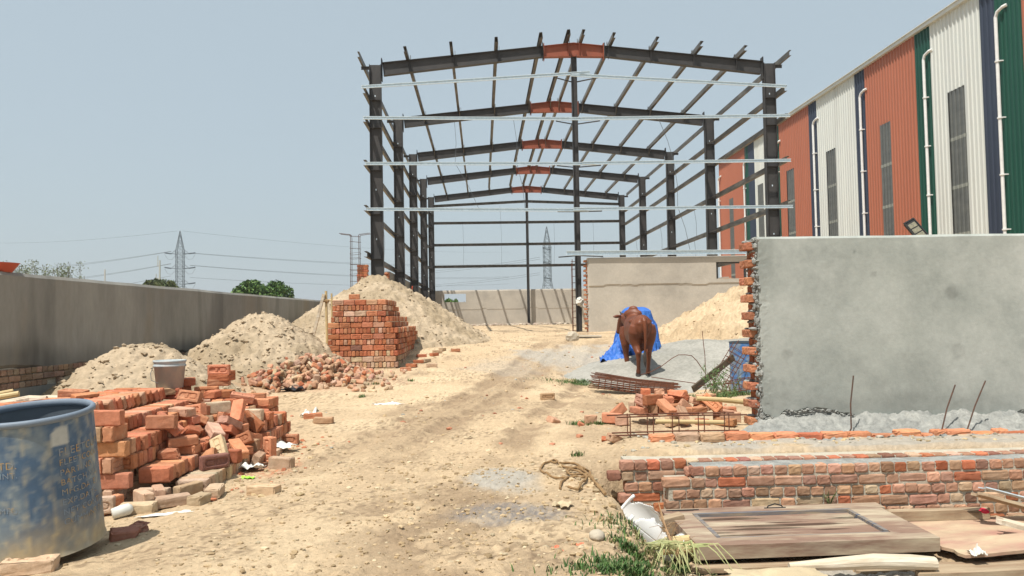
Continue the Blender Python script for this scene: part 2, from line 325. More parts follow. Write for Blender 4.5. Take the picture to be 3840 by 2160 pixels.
LOOSE=[(-2561,6600,-414,16,-612,790,20,489),(-2157,7195,-397,696,-711,72,-73,1000),(-2084,6580,-628,935,0,0,354,1000),(-2346,7111,-418,160,-160,-689,689,1000),(-2290,6464,-520,2,798,603,-2,1000),(-2141,7502,-415,0,565,825,0,1000),(-2561,6778,-496,295,678,-624,252,1000),(-2425,6994,-418,360,-360,-609,609,1000),(-2368,7248,-360,466,-532,-466,-532,1000),(-2073,6768,-609,702,-709,48,-49,1000),(-2147,6916,-552,31,707,-47,705,1000),(-2611,7062,-435,611,0,0,-792,1000),(-2377,6789,-469,240,205,845,432,1000),(-2314,6648,-506,184,976,-115,-27,1000),(-2625,6810,-402,527,471,707,-18,1000),(-2131,7116,-448,679,-656,292,152,1000),(-2094,7271,-415,1,-105,-994,1,1000),(-1889,6827,-660,626,328,-626,328,1000),(-2477,6906,-408,65,852,-507,110,1000),(-2510,6544,-346,3,-159,-987,-25,1000),(-2109,6696,-564,829,522,-156,127,1000),(-2500,6713,-345,927,-203,210,234,1000),(-2511,7203,-435,201,0,0,980,557),(-1922,7085,-735,0,-717,697,0,1000),(-2302,6917,-394,502,-562,-390,530,1000),(-2431,7098,-312,170,-170,686,-686,1000),(-2569,7137,-342,927,282,72,238,1000),(-2575,6980,-335,642,-758,59,-96,1000),(-2195,7014,-411,302,-715,-395,492,524),(-2249,7447,-397,657,-589,250,-398,1000),(-2551,6869,-309,730,622,-233,-159,1000),(-2205,6946,-335,657,258,-389,592,1000),(-2215,6750,-483,108,691,690,-185,1000),(-2568,7359,-214,5,686,728,-4,1000),(-2499,7301,-359,570,-364,310,668,1000),(-2336,7360,-424,305,-44,-11,951,1000),(-2047,6946,-611,277,650,-293,644,463),(-1691,6455,-717,694,-694,135,-135,1000),(-2212,6761,-411,799,-138,164,562,1000),(-2529,6516,-278,257,6,-25,966,1000),(-2579,6345,-305,729,0,0,-685,1000),(-2456,5932,-288,12,11,-728,-685,1000),(-2347,6091,-520,0,-61,-998,-5,1000),(-2557,6176,-288,517,519,-480,-482,538),(-2264,6213,-521,2,-716,-698,-2,573),(-2065,6266,-610,110,-106,-717,680,1000),(-2047,6451,-587,201,-400,-890,-91,1000),(-2084,6005,-609,275,-275,652,-651,1000),(-2377,5876,-521,29,-1000,-5,0,642),(-2378,6227,-494,292,692,607,259,693),(-2443,6028,-318,346,27,-938,-12,1000),(-2161,6394,-604,506,-493,-506,-494,525),(-2325,6153,-405,26,-436,768,-468,554),(-1933,6618,-708,415,-608,558,-382,1000),(-2391,6541,-491,706,-43,706,40,584),(-2116,6206,-547,531,149,-423,719,1000),(-2244,6479,-442,196,-447,-872,42,1000),(-2158,6093,-591,210,-631,-634,-396,463),(-2400,6372,-432,682,-275,-194,649,1000),(-2341,6039,-451,962,19,-8,274,1000),(-2983,7318,-175,0,931,365,0,1000),(-2937,7641,-175,0,-837,547,0,1000),(-2869,7577,-105,0,-813,582,0,1000),(-2742,7602,-315,502,0,0,865,1000),(-2646,7318,-357,5,513,-3,859,1000),(-2598,7856,-435,0,-885,-466,0,614),(-2558,7437,-360,417,571,417,-571,1000),(-2475,7786,-396,185,162,-71,967,1000),(-1576,5540,-735,125,0,0,992,1000),(-2296,5262,-717,645,645,-289,-289,1000),(-2079,5468,-717,390,390,-590,-590,1000),(-2246,5380,-717,611,611,-356,-356,1000),(-1922,5537,-735,0,758,-652,0,1000),(-2110,5271,-735,0,-962,-273,0,1000),(-1935,5282,-735,794,0,0,608,454),(-2535,5111,-717,704,704,64,64,1000)]
HEAPR=[(2106,8464,-527,39,-39,-706,706,1000),(2606,8014,-627,51,51,705,705,1000),(1652,8096,-545,0,814,-581,0,1000),(1955,7844,-628,262,-262,657,-657,1000),(1982,8146,-445,0,-718,-696,0,551),(2426,8337,-527,707,-707,-6,6,1000),(1955,8290,-445,287,0,0,-958,1000),(1369,8140,-627,665,665,-239,-239,1000),(2330,8148,-545,0,-900,435,0,583),(1459,7968,-627,50,50,705,705,522),(2718,8490,-627,61,-61,-704,704,1000),(1615,8290,-530,703,80,703,-80,452),(2517,8140,-570,704,66,-704,66,1000),(2238,7985,-545,0,-261,965,0,1000),(1716,8387,-528,457,-457,539,-539,1000),(1862,8641,-645,0,-999,-46,0,1000),(1448,8381,-645,999,0,0,37,580),(2225,8202,-451,112,-497,-858,65,1000),(1794,8020,-528,500,-500,-500,500,619),(1888,8600,-558,978,-138,-22,-155,474),(2052,7823,-571,366,-585,-722,-48,1000),(2482,7791,-645,329,0,0,944,1000),(1952,8013,-528,21,-21,707,-707,1000),(2148,8397,-425,29,26,674,738,1000),(2636,8192,-627,353,353,613,613,1000),(2248,7819,-645,0,1000,30,0,561),(2134,8060,-506,277,-265,-656,-651,470),(2413,8245,-527,151,-151,-691,691,533),(1457,8275,-577,19,395,-707,-586,1000),(1824,8465,-464,353,-707,-198,580,1000),(2427,8055,-484,424,91,-566,701,1000),(1929,8436,-527,707,-707,5,-5,493),(2107,8193,-404,224,839,-474,-148,1000),(1777,8236,-442,531,15,6,847,1000),(1780,7986,-422,692,-692,-146,146,1000),(1916,8264,-375,0,-646,763,0,575),(1695,8137,-444,506,-368,-520,582,1000),(1894,7863,-490,493,220,-130,832,1000),(2426,8520,-545,0,634,-773,0,1000),(1775,8312,-371,12,-761,-648,10,466),(2433,8275,-440,0,-279,960,0,1000)]
# ------------------------------------------------------------ ground
def prof(y, pts):
    return np.interp(y, [p[0] for p in pts], [p[1] for p in pts])
LP = [(-30, -.7), (3, -.72), (5, -.77), (7.8, -.755), (9, -.72), (11.5, -.76), (15.5, -.53), (20, -.22), (26, -.02), (62, 0), (200, -.6), (2500, -2)]
RP = [(-30, -.75), (3, -.78), (5, -.8), (8, -.69), (11.5, -.84), (13.8, -.94), (15.5, -.78), (18, -.42), (20, -.25), (26, -.06), (62, 0), (200, -.6), (2500, -2)]
def pit(x, y):
    e = np.interp(y, [3, 4.2, 5, 5.9, 6.4], [.62, .72, .76, .76, .8]) + (fbm(x * 3, y * 3, 77, 3) - .5) * .3
    return sst(0, .42, x - e) * sst(6.32, 6.1, y) * sst(-2, 1, y)
def G(x, y, fine=True):
    x = np.asarray(x, float); y = np.asarray(y, float)
    t = sst(-.5, 2.6, x)
    z = prof(y, LP) * (1 - t) + prof(y, RP) * t
    z = z + (fbm(x * .7, y * .7, 3, 3) - .5) * .10 * sst(60, 20, y)
    p = pit(x, y); z = z * (1 - p) + p * (-1.16 + (fbm(x * 2, y * 2, 5, 3) - .5) * .08)
    # mortar-spill shelf between the ledge course and the second brick wall
    s = sst(1.0, 1.4, x) * sst(6.18, 6.24, y) * sst(7.6, 7.0, y); z = z * (1 - s) + s * (-.655 + (fbm(x * 5, y * 5, 15, 3) - .5) * .03)
    # spoil bank along the left wall
    z = z + .25 * sst(-3.6, -5.2, x) * sst(6, 9, y) * sst(30, 24, y)
    if fine:
        n = sst(70, 25, y)
        z = z + (fbm(x * 4, y * 4, 21, 4) - .5) * .035 * n
        r = sst(.5, .7, fbm(x * .9 + 3, y * .9, 33, 3)) + p * .9 + .25 + .7 * sst(.75, 0, np.abs(x + .05 + (y - 4.5) * .1)) * sst(6.5, 5, y)
        z = z + clods(x, y, 16, 40) * .018 * np.clip(r, 0, 1.2) * n + clods(x, y, 34, 46) * .008 * np.clip(r + .3, 0, 1.3) * sst(12, 7, y)
        # tyre ruts curving to the right
        for off in (0, .55, 1.5):
            cx = -1.3 + off + (y - 7) * .22
            d = np.abs(x - cx); z = z - (.03 * sst(.16, .05, d) - .018 * sst(.3, .2, d) * sst(.1, .18, d)) * sst(5.5, 8, y) * sst(24, 18, y) * (.7 + .3 * np.sin(y * 30))
    return z
def blobm(x, y, u, v, rx, ry, seed=0, zz=-.75):
    c = at(u, v, z=zz); w = fbm(x * 2.3, y * 2.3, 50 + seed, 4) - .5
    return sst(1.25, .55, np.sqrt(((x - c[0]) / rx) ** 2 + ((y - c[1]) / ry) ** 2) + w * 1.1)
def gcol(x, y, z):
    base = np.array([.53, .397, .252]); dirt = np.array([.29, .205, .13]); grey = np.array([.40, .365, .31]); pale = np.array([.58, .443, .285])
    def L(a, b, t): return a + (b - a) * t[..., None]
    a = fbm(x * .8, y * .8, 60, 4); c = L(np.tile(base, x.shape + (1,)), pale, sst(.5, .68, a))
    d = sst(.52, .7, fbm(x * 1.1 + 9, y * .6, 61, 5)) * .55
    d = np.maximum(d, .8 * sst(.9, .1, np.abs(x + .15 + (y - 4.5) * .1 + (fbm(x * 2, y * 2, 66, 3) - .5))) * sst(6.8, 5, y) * sst(.3, .6, fbm(x * 4, y * 4, 68, 4)))
    d = np.maximum(d, pit(x, y) * .45)
    for off in (0, .55, 1.5, 2.6):
        dd = np.abs(x - (-1.3 + off + (y - 7) * (.22 if off < 2 else .05))); d = np.maximum(d, (.8 if off < 2 else .5) * sst(.3, .12, dd + (fbm(x * 3, y * 3, 83, 3) - .5) * .3) * sst(5, 8, y) * sst(26, 18, y) * sst(.25, .55, fbm(x * 2, y * 2, 81, 3)))
    d = np.maximum(d, .5 * sst(.6, .25, np.abs(x + 1.0 - (y - 7) * .22)) * sst(6, 8, y) * sst(22, 16, y))
    c = L(c, dirt, d)
    # small dark crumbs
    c = L(c, dirt * .8, .7 * sst(.62, .75, vn(x * 38, y * 38, 62)) * sst(.45, .6, fbm(x * 2, y * 2, 64, 3)))
    g = np.maximum.reduce([blobm(x, y, 1440, 930, 1.4, 2.0, 1) * .8, blobm(x, y, 1260, 950, .8, 1.4, 2) * .35,
                           blobm(x, y, 1265, 1205, .33, .42, 4) * .95, blobm(x, y, 1650, 930, 2.0, 2.6, 6), .95 * sst(1.4, 2.2, x) * sst(6.2, 6.3, y) * sst(7.5, 7.2, y) * sst(.2, .45, fbm(x * 3, y * 3, 71, 3)),
                           blobm(x, y, 2380, 1430, .9, .3, 7, -1.1)])
    c = L(c, grey, g)
    ash = blobm(x, y, 1285, 1292, .36, .27, 5) * (.55 + .45 * sst(.35, .6, vn(x * 60, y * 60, 65)))
    c = L(c, np.array([.15, .165, .19]), ash * .65)
    c = L(c, np.array([.45, .17, .09]), .75 * blobm(x, y, 680, 1172, .28, .4, 8) * sst(.3, .6, vn(x * 40, y * 40, 67)))
    c = L(c, np.array([.42, .26, .17]), .5 * blobm(x, y, 760, 960, 1.7, 1.2, 9, -.6))
    c = L(c, np.array([.16, .2, .08]), sst(70, 110, y) * .8)
    return c * (.88 + .24 * vn(x * 90, y * 90, 69))[..., None]
def axis(pts):
    out = []
    for (a, b, s0, s1) in pts:
        p = a
        while p < b - 1e-6:
            out.append(p); t = (p - a) / (b - a); p += s0 + (s1 - s0) * t
    return np.array(out + [pts[-1][1]])
gx = axis([(-700, -40, 90, 15), (-40, -8, 6, .3), (-8, -3.4, .12, .03), (-3.4, 3.4, .0165, .0165), (3.4, 9, .03, .12), (9, 40, .3, 6), (40, 700, 15, 90)])
gy = axis([(-60, 2.6, 8, .3), (2.6, 8, .0155, .045), (8, 20, .045, .11), (20, 60, .15, .9), (60, 300, 6, 30), (300, 2500, 60, 300)])
GX, GY = np.meshgrid(gx, gy)
GZ = G(GX, GY)
tag(gridmesh('ground', GX, GY, GZ, gcol(GX, GY, GZ), M['soil']), kind='structure')
def gz(x, y, fine=False): return float(G(np.array([x]), np.array([y]), fine)[0])

# pebbles and crumbs on the ground: nobody could count them
mb = MB()
def pebbles(n, fx, fy, smin, smax, cols):
    P = np.array([(fx(), fy()) for _ in range(n)]); Zs = G(P[:, 0], P[:, 1], True)
    for (x, y), z in zip(P, Zs):
        s = smin + (smax - smin) * RG.random() ** 3
        if x > 1.2 and 5.6 < y < 6.35: continue
        mb.blob((x, y, z + s * .15), s, sub=1, jit=.3, sq=(1.2, 1, .6), c=np.array(cols[RG.integers(len(cols))]) * RG.uniform(.7, 1.2))
soilc = [(.48, .36, .22), (.42, .31, .18), (.36, .26, .15), (.55, .45, .3)]
pebbles(3800, lambda: RG.uniform(-3.4, 1.3), lambda: RG.uniform(3.2, 7.5), .003, .011, soilc)
pebbles(1500, lambda: RG.normal(-.15, .8), lambda: RG.uniform(3.2, 6.5), .004, .02, soilc)
pebbles(900, lambda: RG.uniform(-3, 2.5), lambda: RG.uniform(3.2, 9), .004, .022, soilc)
pebbles(500, lambda: RG.uniform(.6, 1.4), lambda: RG.uniform(3.6, 6.2), .006, .035, soilc)
pebbles(800, lambda: RG.uniform(-4, 5), lambda: RG.uniform(7, 20), .008, .035, soilc + [(.45, .2, .12), (.42, .4, .34)])
pebbles(300, lambda: RG.normal(-1.95, .25), lambda: RG.uniform(5.4, 7.9), .006, .03, [(.45, .17, .09), (.5, .38, .22), (.48, .3, .2)])
pebbles(260, lambda: RG.uniform(1.2, 4.6), lambda: RG.uniform(6.4, 7.05), .008, .03, [(.42, .4, .34), (.4, .36, .28), (.5, .38, .22)])
pebbles(350, lambda: RG.uniform(-.8, 6.5), lambda: RG.uniform(56.3, 57.6), .05, .22, [(.42, .36, .28), (.5, .43, .34), (.38, .3, .24)])
tag(mb.build('pebbles', M['sand']), 'loose crumbs, pebbles and clods lying on the sandy ground', 'pebbles', kind='stuff')

# ------------------------------------------------------------ heaps of sand and earth
def heap(name, label, cat, peaks, x0, x1, y0, y1, step, seed, amp=.03, sc1=9, colr=((.43, .34, .235), (.34, .265, .175)), rough=1, extra=0, group=None, mat_='sand', slope=.64):
    X, Y = np.meshgrid(np.arange(x0, x1 + step, step), np.arange(y0, y1 + step, step))
    g = G(X, Y, False); Z = np.full(X.shape, -9.)
    w = (fbm(X * 1.3, Y * 1.3, seed, 4) - .5)
    for (px, py, pz, rx, ry) in peaks:
        d = np.sqrt(((X - px) / rx) ** 2 + ((Y - py) / ry) ** 2) + w * .22
        h = pz - slope * np.where(d < .35, d ** 2 / .7 + .0, d - .175)
        Z = np.maximum(Z, h) + .05 * np.exp(-np.abs(Z - h) * 8) * (Z > -5)
    Z = Z + w * .06
    if rough:
        w2 = fbm(X * 5, Y * 5, seed + 9, 3) * .3
        f, i = worley(X * sc1 + w2 * 2, Y * sc1 * .8 + w2 * 2, seed + 1)
        Z = Z + amp * (np.clip(1 - f * 1.25, 0, 1) ** .5) * (i > .35) * (.4 + i)
        f, i = worley(X * sc1 * 2.3, Y * sc1 * 2.3, seed + 2)
        Z = Z + amp * .45 * (np.clip(1 - f * 1.3, 0, 1) ** .5) * (i > .4)
        Z = Z + amp * .9 * (fbm(X * 7, Y * 7, seed + 4, 4) - .5)
    edge = np.minimum.reduce([X - x0, x1 - X, Y - y0, y1 - Y])
    Z = np.minimum(Z, g - .05 + edge * .9)
    Z = np.maximum(Z, g - .12)
    q = np.maximum.reduce([Z[:-1, :-1], Z[1:, 1:], Z[:-1, 1:], Z[1:, :-1]]) > (g[:-1, :-1] - .09)
    t = sst(.4, .65, fbm(X * 1.5, Y * 1.5 + Z, seed + 6, 4))[..., None]
    C = np.array(colr[0]) * (1 - t) + np.array(colr[1]) * t
    C = C * (.85 + .3 * vn(X * 40, Y * 40, seed + 7))[..., None]
    root = empty(name, (0, 0, 0), 0, label, cat, group)
    o = gridmesh('heaped_surface', X, Y, Z, C, M[mat_], parent=root, mask=q)
    b = MB(); n = 0; t = 0; H, Wd = Z.shape
    while n < extra and t < extra * 12:
        t += 1; i = RG.integers(1, H - 1); j = RG.integers(1, Wd - 1)
        if Z[i, j] < g[i, j] + .02: continue
        s = .012 + .036 * RG.random() ** 4; n += 1
        b.blob((X[i, j], Y[i, j], Z[i, j] + s * .3), s, jit=.35, sq=(1.25, 1, .6), c=np.array(colr[0]) * RG.uniform(.8, 1.12))
    if extra: tag(b.build('lumps', M[mat_], root), kind='stuff')
    return root
heap('sand_pile', 'smallest tan sand heap behind the battered bucket on the left', 'sand pile', [(-4.85, 11.0, .16, 1, 1), (-4.6, 11.05, .1, 1, 1), (-5.1, 10.7, -.02, 1, 1)],
     -6.2, -2.9, 8.6, 13.2, .022, 100, extra=500, amp=.035, slope=.74, group='sand and earth heaps')
heap('sand_pile', 'cloddy middle sand heap between the boundary wall and the broken brick pile', 'sand pile', [(-4.45, 15.3, .60, 1.0, 1), (-4.15, 15.25, .52, .9, 1), (-4.8, 14.6, .22, 1, 1), (-3.7, 15.6, .22, .9, .9)],
     -6.1, -2.0, 11.6, 18.2, .028, 120, extra=900, amp=.055, slope=.72, group='sand and earth heaps')
heap('earth_pile', 'tallest pale earth heap rising behind the big brick stack', 'earth pile', [(-3.1, 22.4, 1.76, 1, 1.05), (-2.65, 22.5, 1.5, 1, 1), (-1.95, 22.7, 1.12, .9, 1), (-4.6, 21.2, .8, 1, 1), (-4.0, 21.7, 1.28, 1, 1), (-1.45, 22.8, .82, .85, .95)],
     -5.6, .6, 17.6, 26.6, .036, 140, extra=1400, amp=.065, sc1=6.5, group='sand and earth heaps')
heap('sand_pile', 'yellow crusty sand heap behind the blue barrel, beside the right grey wall', 'sand pile', [(8.0, 21.8, 1.42, 1.15, 1.2), (7.2, 21.6, .95, 1.1, 1.1), (9.5, 22, 1.5, 1.2, 1.2), (6.4, 21.2, .32, 1, 1)],
     4.6, 12.5, 17.6, 25.5, .05, 160, extra=500, amp=.11, sc1=4.5, colr=((.50, .38, .245), (.41, .305, .19)), group='sand and earth heaps')
heap('cement_sand_pile', 'low smooth mound of grey cement sand under the standing cow', 'sand pile', [(5.0, 17.6, -.12, 1.9, 1.5), (3.9, 16.6, -.38, 2.0, 1.5), (6.3, 17.4, -.1, 2.1, 1.5), (3.0, 15.9, -.56, 2, 1.5)],
     .9, 10.2, 12.9, 20.6, .045, 180, extra=0, amp=.012, colr=((.345, .33, .29), (.29, .28, .245)), group='sand and earth heaps', slope=.42)
CEM = [(5.0, 17.6, -.12, 1.9, 1.5), (3.9, 16.6, -.38, 2.0, 1.5), (6.3, 17.4, -.1, 2.1, 1.5), (3.0, 15.9, -.56, 2, 1.5)]

# ------------------------------------------------------------ walls
def sheet(mb, s0, s1, z0, z1, f, step, mi=0, holes=(), back=.02, zbot=None, ztop=None, c=(1, 1, 1)):
    """plaster skin in local (s, depth, z); the border bends back into the core"""
    S, Z = np.meshgrid(np.linspace(s0, s1, max(2, int((s1 - s0) / step) + 1)), np.linspace(0, 1, max(2, int((z1 - z0) / step) + 1)))
    zb = zbot(S) if zbot else z0 + 0 * S; zt = ztop(S) if ztop else z1 + 0 * S
    Zr = zb + (zt - zb) * Z
    D = f(S, Zr)
    D[0, :] = D[-1, :] = back; D[:, 0] = D[:, -1] = back
    ny, nx = S.shape; i = np.arange(ny * nx).reshape(ny, nx)
    q = np.stack([i[:-1, :-1], i[:-1, 1:], i[1:, 1:], i[1:, :-1]], -1)
    cs = (S[:-1, :-1] + S[1:, 1:]) / 2; cz = (Zr[:-1, :-1] + Zr[1:, 1:]) / 2; m = np.ones(cs.shape, bool)
    for (a, b, c_, d) in holes: m &= ~((cs > a) & (cs < b) & (cz > c_) & (cz < d))
    if callable(c): c = np.repeat(c(S, Zr).reshape(-1, 1), 3, 1)
    mb.add(np.stack([S, D, Zr], -1).reshape(-1, 3), q[m].tolist(), mi, c)
def core(mb, s0, s1, z0, z1, d0, d1, mi=0, holes=()):
    if not holes: mb.box((s0, d0, z0), (s1, d1, z1), mi); return
    a, b, c, d = holes[0]
    mb.box((s0, d0, z0), (a, d1, z1), mi); mb.box((b, d0, z0), (s1, d1, z1), mi)
    mb.box((a, d0, z0), (b, d1, c), mi)
    if d < z1: mb.box((a, d0, d), (b, d1, z1), mi)
def plain(S, Z, sd=1, a=.006): return -.012 + a * (fbm(S * 1.2, Z * 1.2, sd, 3) - .5) + .002 * (fbm(S * 9, Z * 9, sd + 1, 3) - .5)
def toothend(mb, s, z0, z1, d0, d1, sgn, mib, mim, pitch=.085, proj=.13, half=.05):
    k = 0; z = z0
    while z < z1 - .04:
        p = proj if k % 2 == 0 else half
        dep = d1 - d0
        for (a, b) in ((d0, d0 + dep * .48), (d0 + dep * .52, d1)):
            w = .24
            V = brickverts(w, b - a - .004, .072, RG, jit=.003) + np.array([s + sgn * (p - w / 2) + RG.uniform(-.008, .008), (a + b) / 2, z + .038])
            mb.add(V, _BF, mib, brickcol('orange' if k % 2 == 0 else 'red') * .85)
        for _ in range(4):
            mb.blob((s + sgn * RG.uniform(-.01, p * .55), RG.uniform(d0 - .01, d1), z + RG.uniform(.06, .09)), RG.uniform(.018, .034), mi=mim, sub=2, jit=.12, sq=(1.4, 1.2, .6), c=(.9, .9, .9))
        z += pitch; k += 1
# pale wall at the end of the hall
wl = empty('back_wall', (0, 0, 0), 0, 'pale plastered wall with a small window hole closing the far end of the steel frame', 'wall')
b = MB(); hs = [(-2.9, -1.2, 1.82, 2.46)]
core(b, -4.3, 12.2, -.3, 2.72, 58.15, 58.38, 0, hs)
seam = lambda S: 1.25 + .12 * (fbm(S * .9, S * 0, 201, 4) - .5)
sheet(b, -4.3, 12.2, -.2, 2.72, lambda S, Z: 58.135 - .02 * (Z > seam(S)) + .01 * (fbm(S, Z, 5, 3) - .5), .09, 0, hs, back=58.15)
b.build('plastered_masonry', M['plaster'], wl)
b = MB(); b.box((-4.4, 57.7, -.4), (12.3, 58.6, -.06), 0, jit=.01); b.build('foundation', M['mortar'], wl)
# partition wall with a toothed left end and a window opening
wl = empty('partition_wall', (0, 0, 0), 0, 'pale plastered partition wall behind the cow with toothed brick end and window opening', 'wall')
b = MB(); hs = [(8.37, 9.97, 1.76, 2.36)]
core(b, 3.74, 14.2, -.5, 2.56, 26.77, 26.98, 0, hs)
seam2 = lambda S: 1.58 + .16 * (fbm(S * .8, S * 0, 211, 5) - .5)
sheet(b, 3.76, 14.2, -.42, 2.58, lambda S, Z: 26.75 - .028 * sst(-.01, .01, Z - seam2(S)) + .012 * (fbm(S, Z, 15, 3) - .5) + .004 * fbm(S * 8, Z * 8, 16, 2), .045, 0, hs, back=26.77)
b.build('plastered_masonry', M['plaster'], wl)
b = MB(); toothend(b, 3.74, -.3, 2.5, 26.78, 26.97, -1, 0, 1, proj=.12, half=.03); b.build('toothed_end', [M['brickv'], M['roughcement']], wl)
b = MB(); x0, x1, z0, z1 = hs[0]
b.box((x0 + .002, 26.78, z0), (x0 + .05, 26.96, z1)); b.box((x0 + .05, 26.78, z1 - .05), (x1, 26.96, z1 - .002)); b.box((9.42, 26.78, z0), (9.46, 26.96, z1 - .05))
b.build('window_frame', M['steel'], wl)
# left side wall of the hall, seen between the columns
wl = empty('side_wall', (0, 0, 0), 0, 'grey low side wall between the left steel columns of the frame', 'wall')
b = MB(); b.box((-4.22, 33.3, -.2), (-4.02, 57.9, 2.62)); b.build('plastered_masonry', M['oldplaster'], wl)
b = MB()
for i in range(30):
    V = brickverts(.23, .2, .075, RG, jit=.004) + np.array([-4.12, 33.2 - (i % 2) * .1, -.1 + i * .09]); b.add(V, _BF, 0, brickcol('red'))
    V = brickverts(.23, .2, .075, RG, jit=.004) + np.array([-4.12, 32.95 - (i % 2) * .1, -.1 + i * .09]); b.add(V, _BF, 0, brickcol('orange'))
b.build('brick_end', M['brickv'], wl)
wl = empty('side_wall', (0, 0, 0), 0, 'plastered side wall stub behind the partition wall, seen through its window opening', 'wall')
b = MB(); b.box((11.0, 34, -.2), (11.2, 57, 2.2)); b.build('plastered_masonry', M['plaster'], wl)
b = MB()
for i in range(26):
    V = brickverts(.4, .22, .075, RG, jit=.004) + np.array([11.1, 33.88 - (i % 2) * .08, -.1 + i * .088]); b.add(V, _BF, 0, brickcol('pink'))
b.build('brick_end', M['brickv'], wl)
# brick pier beside the front left column
b = MB()
b.box((-4.72, 29.04, -.3), (-4.34, 29.3, 2.62), 1)
for i in range(33):
    for k in range(2):
        V = brickverts(.19 if i % 2 else .2, .3, .077, RG, jit=.005) + np.array([-4.63 + k * .2 + RG.uniform(-.01, .01), 29.15, -.25 + i * .088])
        b.add(V, _BF, 0, brickcol('red' if RG.random() < .7 else 'purple'))
tag(b.build('brick_pier', [M['brickv'], M['mortar']]), 'narrow red brick pier against the front left steel column', 'brick pier')

def damp(S, Z):
    c = 1 + .3 * (fbm(S * .9, Z * .35, 321, 4) - .5) - .22 * sst(.56, .7, fbm(S * 2.4, Z * .3, 323, 3)) - .3 * sst(.28, .0, Z + (fbm(S * 1.5, S * 0, 325, 4) - .5) * .5) + .12 * sst(.6, .75, fbm(S * 1.2 + 9, Z * .25, 327, 3))
    return np.clip(c, .4, 1.3)
# boundary wall on the left, in shade
ang = math.atan2(.88, 15.8)
wl = empty('boundary_wall', (-6.32, 4, 0), -ang, 'long shaded grey boundary wall on the left with exposed bricks near its foot', 'wall')
wl.rotation_euler = (0, 0, math.pi / 2 - ang)
b = MB(); core(b, -4, 27.5, -1.1, 1.15, .03, .26, 1)
zb = lambda S: -.06 - .05 * sst(0, 8, S) + .13 * (fbm(S * 1.6, S * 0, 221, 4) - .5)
sheet(b, -4, 27.5, -.5, 1.155, lambda S, Z: -.012 + .02 * (fbm(S * .5, Z * .4, 31, 3) - .5) + .003 * fbm(S * 7, Z * 7, 32, 2) + 0 * S, .06, 0, back=.03, zbot=zb,
      ztop=lambda S: 1.155 + .02 * (fbm(S * .8, S * 0, 5, 3) - .5), c=lambda S, Z: damp(S, Z))
b.box((-4, -.012, -1.1), (27.5, .03, -.33), 0)
for r in range(3):
    s = 0.0 + (r % 2) * .08
    while s < 12:
        w = .105 if r % 2 == 0 else .22
        if r == 0 and RG.random() < .1: s += w + .012; continue
        V = brickverts(w, .1, .075, RG, jit=.003) + np.array([s + w / 2, .035, -.29 + r * .088]); b.add(V, _BF, 2, brickcol('dull') * np.array([.8, .95, 1.0])); s += w + .012
b.box((-4, -.03, .0), (-3.9, .0, .1), 0)
b.build('plastered_masonry', [M['oldplaster'], M['mortar'], M['brickv']], wl)
c = at(18, 676, y=9.9)
b = MB(); b.lathe([(0, .0), (.16, 0), (.24, .11), (.25, .115), (.225, .11), (.15, .015), (0, .012)], 28)
tag(b.build('plastic_tub', M['red'], loc=(c[0] - .12, 9.9, 1.16), smooth=True), 'red basin standing on top of the left boundary wall', 'basin')

# near grey wall on the right
def wallmarks(S, Z):
    c = 1 + .12 * (fbm(S * .9, Z * 2.2, 301, 4) - .5) + .06 * (fbm(S * 5, Z * 3, 303, 4) - .5) - .10 * sst(.6, .75, fbm(S * 2.2, Z * 2.2, 305, 4))
    for (u, v, r) in ((1980, 890, .05), (2410, 882, .075), (2395, 735, .06), (2150, 632, .02), (2200, 690, .03)):
        p = at(u, v, y=7.1); c = c - .3 * sst(r * 1.2, r * .8, np.hypot(S - p[0], Z - p[2]) + (fbm(S * 9, Z * 9, 307, 2) - .5) * .03)
    c = c - .14 * sst(.14, .0, Z + .40 + .12 * (fbm(S * 2, S * 0, 309, 3) - .5)) + .05 * sst(1.0, 1.2, Z) - .1 * sst(.68, .75, vn(S * 6, Z * 1.4, 311)) * sst(.5, 1.1, Z)
    return np.clip(c, .5, 1.3)
wl = empty('grey_wall', (0, 0, 0), 0, 'large fresh grey cement wall on the right with toothed brick end', 'wall')
b = MB()
core(b, 2.61, 8.2, -.85, 1.18, 7.125, 7.36, 1)
zb = lambda S: -.50 + .20 * (fbm(S * 1.7, S * 0, 231, 5) - .5) - .11 * sst(3.6, 4.4, S) + .15 * sst(4.7, 5.3, S) + .07 * (fbm(S * 13, S * 0, 236, 3) - .5) - .03 * sst(3.2, 2.8, S)
sheet(b, 2.61, 8.2, -.5, 1.195, lambda S, Z: 7.1 + .012 * (fbm(S * 1.1, Z * 1.1, 41, 3) - .5) + .0015 * fbm(S * 12, Z * 12, 42, 2) + .006 * (fbm(S * 30, Z * 30, 43, 2) - .5) * sst(.06, 0, S - 2.68), .022, 0, back=7.125, zbot=zb, ztop=lambda S: 1.192 + .012 * (fbm(S * 1.3, S * 0, 45, 4) - .5), c=wallmarks)
b.build('plastered_masonry', [M['cement'], M['roughcement']], wl)
b = MB(); toothend(b, 2.62, -.6, 1.17, 7.13, 7.35, -1, 0, 1, proj=.095, half=.02, pitch=.0835)
for _ in range(420):
    b.blob((2.61 + RG.normal() * .014, RG.uniform(7.105, 7.15), RG.uniform(-.6, 1.18)), .006 + .022 * RG.random() ** 3, mi=1, jit=.3, sub=1, sq=(1.2, .8, RG.uniform(.6, 1.6)), c=(.8, .8, .8))
b.build('toothed_end', [M['brickv'], M['roughcement']], wl)
b = MB()
for s in np.arange(2.62, 7.9, .0085):                                # torn lower edge of the plaster
    z = float(zb(np.array(s))) + RG.normal() * .012; b.blob((s, 7.088 + RG.uniform(-.006, .012), z), .004 + .009 * RG.random() ** 2, jit=.35, sq=(1.8, .8, .8), c=np.ones(3) * RG.uniform(.7, .95))
b.build('torn_plaster_edge', M['roughcement'], wl)
